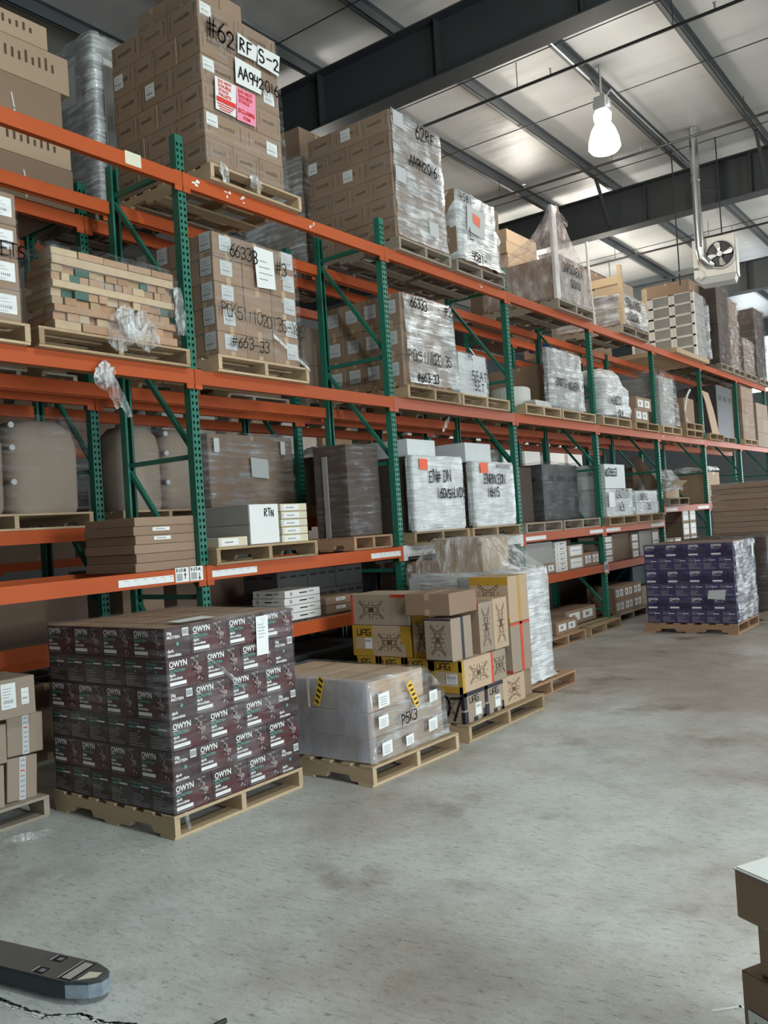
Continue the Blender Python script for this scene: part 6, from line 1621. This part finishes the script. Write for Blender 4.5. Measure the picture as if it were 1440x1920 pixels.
# ---- silver load with the tent of film
pallet(-3.72, 6.90, 0, 'floor pallet under the silver film-wrapped load', L=1.2, y1=8.0, mat='wood_red')
LD('silver film-wrapped load with a tent of film, behind the yellow-edged cartons', (-4.36, 7.3, PH))
stack(-3.80, 6.97, 7.62, PH, 1.12, 2, 1, [.53, .52], 'kraft_light', 'the silver wrapped load')
cbox(-4.65, -4.12, 7.0, 7.50, PH + 1.055, 1.52, 'kraft_light', 'top brown carton under the tent of film')
for i in range(3): cbox(-4.92 + .36 * i, -4.57 + .36 * i, 6.97, 7.3, PH + 1.055, PH + 1.057 + .12, 'label_small', 'small brown carton at the film tent foot, %s' % ['rear', 'middle', 'front'][i]) if i in (0,) else None
w = wrap(-3.80, 6.97, 7.62, PH, 1.2, 1.12, 'film_silver', label='bright silver film round the load behind the yellow-edged cartons', seed=110, amp=.02,
         rings=[(.15, -4.95, -3.76, 6.93, 7.66), (.20, -4.95, -3.775, 6.94, 7.65), (1.18, -4.95, -3.785, 6.955, 7.635), (1.20, -4.93, -3.80, 6.97, 7.62)])
w2 = wrap(0, 0, 0, 0, 0, 0, 'film_tent', 'loose tent of clear film over the top brown carton', seed=111, amp=.03,
          rings=[(1.20, -4.95, -3.79, 6.95, 7.63), (1.28, -4.90, -3.90, 6.96, 7.60), (1.42, -4.76, -4.02, 6.97, 7.54), (1.53, -4.66, -4.10, 6.98, 7.51)])
paper(w, yface(6.925), [(-4.93, 1.0), (-4.80, 1.0), (-4.80, 1.16), (-4.93, 1.16)], 'paper_grey'); paper(w, yface(6.925), [(-4.35, 1.02), (-4.22, 1.02), (-4.22, 1.16), (-4.35, 1.16)], 'paper_grey')

# ---- purple cartons
pallet(-3.08, 11.55, 0, 'floor pallet under the purple drink cartons', L=1.22, W=1.07, mat='wood_red')
LD('film-wrapped purple cartons on a floor pallet down the aisle', (-3.68, 12.1, PH))
printed(-4.26, -3.09, 11.57, 12.60, PH, 6, 'purple', 'the purple load', 'purple drink carton')
w = wrap(-3.09, 11.57, 12.60, PH, PH + 1.06, 1.17, 'film_heavy', side='film_clear', label='shiny film round the purple drink cartons', seed=121, amp=.025)
paper(w, xface(-3.05), [(12.36, .95), (12.44, .95), (12.44, 1.15), (12.36, 1.15)], 'paper'); paper(w, yface(11.545), [(-3.44, .46), (-3.22, .45), (-3.20, .58), (-3.42, .57)], 'paper_grey')
# ---- dark load behind the purple one
pallet(-2.98, 12.95, 0, 'floor pallet behind the purple drink cartons', L=1.2, W=1.05, mat='wood_grey')
LD('dark shiny wrapped load on the floor behind the purple cartons', (-3.6, 13.5, PH))
stack(-3.0, 12.97, 13.97, PH, 1.18, 4, 3, [.1765] * 6, 'brown_deep', 'the dark load behind the purple one', top=True)
w = wrap(-3.0, 12.97, 13.97, PH, PH + 1.06, 1.18, 'film_dark', 'dark shiny film round the load behind the purple cartons', seed=123, amp=.02)
# ---- brown boards
pallet(-3.0, 14.5, 0, 'floor pallet under the tall stack of brown boards', L=1.2, W=1.1, mat='wood_grey')
LD('tall stack of flat brown board cartons under clear film', (-3.6, 15.0, PH))
for k in range(21):
    z = PH + k * .0895
    cbox(-4.16 + (.012 if k % 3 else 0), -3.02, 14.52 + (.01 if k % 2 else 0), 15.55, z, z + .086, 'flat_plain', 'flat brown board carton in the tall stack behind the purple load', group='flat brown board cartons in the tall stack')
w = wrap(-3.02, 14.52, 15.55, PH, 2.02, 1.14, 'film_thin', 'clear film round the tall stack of brown boards', seed=125, amp=.02)
paper(w, yface(14.485), [(-3.30, 1.60), (-3.05, 1.72), (-2.98, 1.52), (-3.22, 1.42)], 'paper_grey', label='tilted white document pouch')
END()
# loads farther down the aisle
stack(-2.6, 17.2, 18.3, PH, 1.15, 2, 2, [.3, .3, .3], 'kraft', 'the far aisle floor load'); pallet(-2.58, 17.2, 0, 'farthest floor pallet down the aisle', L=1.2, W=1.1, mat='wood_grey')

# ---- brown cartons at the left edge
pallet(-5.06, 2.02, 0, 'floor pallet under the leaning brown cartons at the left edge', L=1.0, y1=3.04, mat='wood_grey')
def rc(x0, x1, y0, y1, z0, z1, rx, lab, strip_, st='kraft_grey'):
    d = (x1 - x0, y1 - y0, z1 - z0)
    o = carton((x0 + x1) / 2, (y0 + y1) / 2, z0, d, st, lab, tilt=(rx, 0, 0)); fr = frame(d, '+x')[0]
    if strip_:
        m = MB(); c = d[1] * .5; m.q(fr, c - .022, 0, c + .022, d[2], 'paper_grey', 2)
        for k in range(8): m.q(fr, c - .014, d[2] * (.06 + .12 * k), c + .014, d[2] * (.09 + .12 * k), 'ink_red' if k == 5 else 'ink_grey', 3)
        m.build('printed_tape', o, label='white printed tape with a red mark')
    return o
rc(-5.75, -5.13, 2.80, 3.00, PH, PH + .265, -.06, 'leaning brown carton with printed tape, lower right at the left edge', True)
rc(-5.75, -5.13, 2.82, 3.06, PH + .275, PH + .52, -.03, 'leaning brown carton with printed tape, upper right at the left edge', True)
rc(-5.72, -5.10, 2.50, 2.77, PH, PH + .255, -.03, 'plain brown carton lower left at the left edge', False)
rc(-5.72, -5.10, 2.52, 2.80, PH + .262, PH + .50, -.02, 'brown carton with printed tape, second layer at the left edge', True)
o = rc(-5.72, -5.06, 2.30, 2.985, PH + .53, PH + .77, 0, 'large brown carton with a shipping label lying on the others', False)
sticker(o, (.66, .685, .24), '+x', .46, .06, .095, .155); sticker(o, (.66, .685, .24), '+x', .59, .07, .05, .10)

# ---- carton stack at the lower right corner
rt = -.50
ux, uy = (math.cos(rt), math.sin(rt)); vx, vy = (-uy, ux)
def rs(off_u, off_v, wu, wv, z0, z1, lab, st='kraft'):
    bx, by = -.775 + ux * off_u + vx * off_v, 2.672 + uy * off_u + vy * off_v
    return carton(bx + ux * wu / 2 + vx * wv / 2, by + uy * wu / 2 + vy * wv / 2, z0, (wu, wv, z1 - z0), st, lab, rot=rt)
rs(.03, .03, .42, .30, 0, .135, 'brown carton lowest in the stack at the lower right corner')
o = rs(.0, .0, .45, .33, .137, .30, 'brown carton with a white label, second in the corner stack')
sticker(o, (.45, .33, .163), '-y', .02, .004, .16, .05)
rs(.02, .01, .42, .30, .302, .335, 'thin folded carton flaps between the corner cartons', 'kraft_light') if False else None
rs(.055, .02, .40, .30, .302, .455, 'narrower brown carton, third in the corner stack')
o = rs(.0, .0, .46, .36, .457, .60, 'topmost brown carton in the corner stack with a white lid')
m = MB(); m.box(-.232, .232, -.182, .182, .1435, .1475, 'paper'); m.box(-.225, .225, -.175, .175, .1475, .151, 'paper'); m.build('lid_sheet', o, label='white lid sheet')

# ---- pallet jack
J = empty('pallet_jack', (-2.86, 1.90, 0), math.radians(10.2), label='worn black pallet jack, its fork tip entering at the lower left', cat='pallet jack')
def fork(dy):
    m = MB(); hw = .082; z0, z1 = .022, .082
    prof = [(-1.15, -hw), (-.12, -hw), (-.035, -.05), (0, -.015), (0.0, .02), (-.03, .055), (-.11, hw), (-1.15, hw)]
    bot = [(x, y, z0) for x, y in prof]; top = [(x, y, z1) for x, y in prof]; mid = [(x, y, z1 - .010) for x, y in prof]
    topi = [(x * .995 - .006 if x > -1.1 else x, y * .93, z1) for x, y in prof]
    n = len(prof); i = len(m.v); m.v += bot + mid + topi
    for q in range(n - 1 + 1):
        w_ = 'jack_worn' if q in (1, 2, 3, 4, 5) else 'jack_black'
        k = m.mi(w_); m.f.append((i + q, i + (q + 1) % n, i + n + (q + 1) % n, i + n + q)); m.m.append(k)
        k = m.mi('jack_black'); m.f.append((i + n + q, i + n + (q + 1) % n, i + 2 * n + (q + 1) % n, i + 2 * n + q)); m.m.append(k)
    m.f.append(tuple(i + 2 * n + q for q in range(n))); m.m.append(m.mi('jack_top'))
    m.f.append(tuple(i + q for q in range(n))[::-1]); m.m.append(m.mi('jack_black'))
    o = m.build('fork', J, (0, dy, 0))
    fr = (Vector((0, 0, z1)), X, Y, Z)
    def part(nm, lb, qs):
        a = MB()
        for (u0, v0, u1, v1, mt, lf) in qs: a.q(fr, u0, v0, u1, v1, mt, lf)
        a.build(nm, o, label=lb)
    part('roller_slot', 'wide slot with a pale roller', [(-.178, -.068, -.108, .064, 'ink_black', 1), (-.160, -.060, -.116, .058, 'roller', 1.4), (-.178, -.068, -.170, .064, 'roller', 1.6)])
    for s in (-1, 1):
        part('small_slot', 'small square slot', [(-.315, s * .045 - .022, -.255, s * .045 + .020, 'ink_black', 1), (-.315, s * .045 - .022, -.306, s * .045 + .020, 'roller', 1.4), (-.288, s * .045 - .012, -.262, s * .045 + .010, 'jack_worn', 1.6)])
    b = MB(); b.ppoly(fr, [(-.088, -.055), (-.030, -.012), (-.035, .022), (-.088, .010)], 'paper_cream', 1); b.build('tip_decal', o, label='pale triangular decal')
    c = MB()
    for s in (-.14, -.20): 
        k = c.mi('roller'); r = .036; i = len(c.v)
        for j in range(16):
            t = 2 * PI * j / 16
            c.v += [(s + r * math.cos(t), -.03, .037 + r * math.sin(t)), (s + r * math.cos(t), .03, .037 + r * math.sin(t))]
        for j in range(16):
            q = (j + 1) % 16; c.f.append((i + 2 * j, i + 2 * q, i + 2 * q + 1, i + 2 * j + 1)); c.m.append(k)
        c.f.append(tuple(i + 2 * j for j in range(16))); c.m.append(k); c.f.append(tuple(i + 2 * j + 1 for j in range(16))[::-1]); c.m.append(k)
    c.build('load_roller', J, (0, dy, 0))
fork(0); fork(-.52)
m = MB(); m.box(-1.30, -1.14, -.62, .10, .05, .30, 'jack_black', .02); m.box(-1.36, -1.20, -.36, -.16, .10, .55, 'jack_black', .02); m.build('frame', J)
m = MB(); m.lathe((-1.28, -.26, .0), [(.001, .0), (.09, .0), (.09, .05), (.001, .05)], 'roller', 18); m.build('steer_wheel', J)
m = MB(); m.tube([(-1.30, -.26, .5), (-1.42, -.26, 1.15)], .018, 'jack_black', 8); m.tube([(-1.42, -.40, 1.15), (-1.42, -.12, 1.15)], .016, 'jack_black', 8); m.tube([(-1.42, -.40, 1.15), (-1.44, -.40, 1.25), (-1.44, -.12, 1.25), (-1.42, -.12, 1.15)], .014, 'jack_black', 8); m.build('handle', J)
# bits of film on the floor near the left pallet
o = tuft(None, (-4.86, 2.62, .01), (-4.70, 2.83, .03), .05, seed=201, name='film_scrap'); tag(o, 'scrap of clear film lying on the concrete near the left edge', 'plastic film')
m = MB(); fl = (Vector((0, 0, .001)), X, Y, Z); m.stroke(fl, [(-4.0, 2.95), (-3.95, 3.12)], .006, 'paper', 1); m.box(-4.01, -4.0, 2.93, 2.94, 0, .003, 'paper'); m.build('plastic_strip', label='thin white plastic strip on the floor before the dark printed load', cat='plastic strip')
m = MB(); m.tube([(-2.36, 1.98, .008), (-2.35, 2.03, .008)], .008, 'ink_black', 6); m.build('floor_debris', label='tiny dark scrap on the concrete right of the pallet jack', cat='scrap')
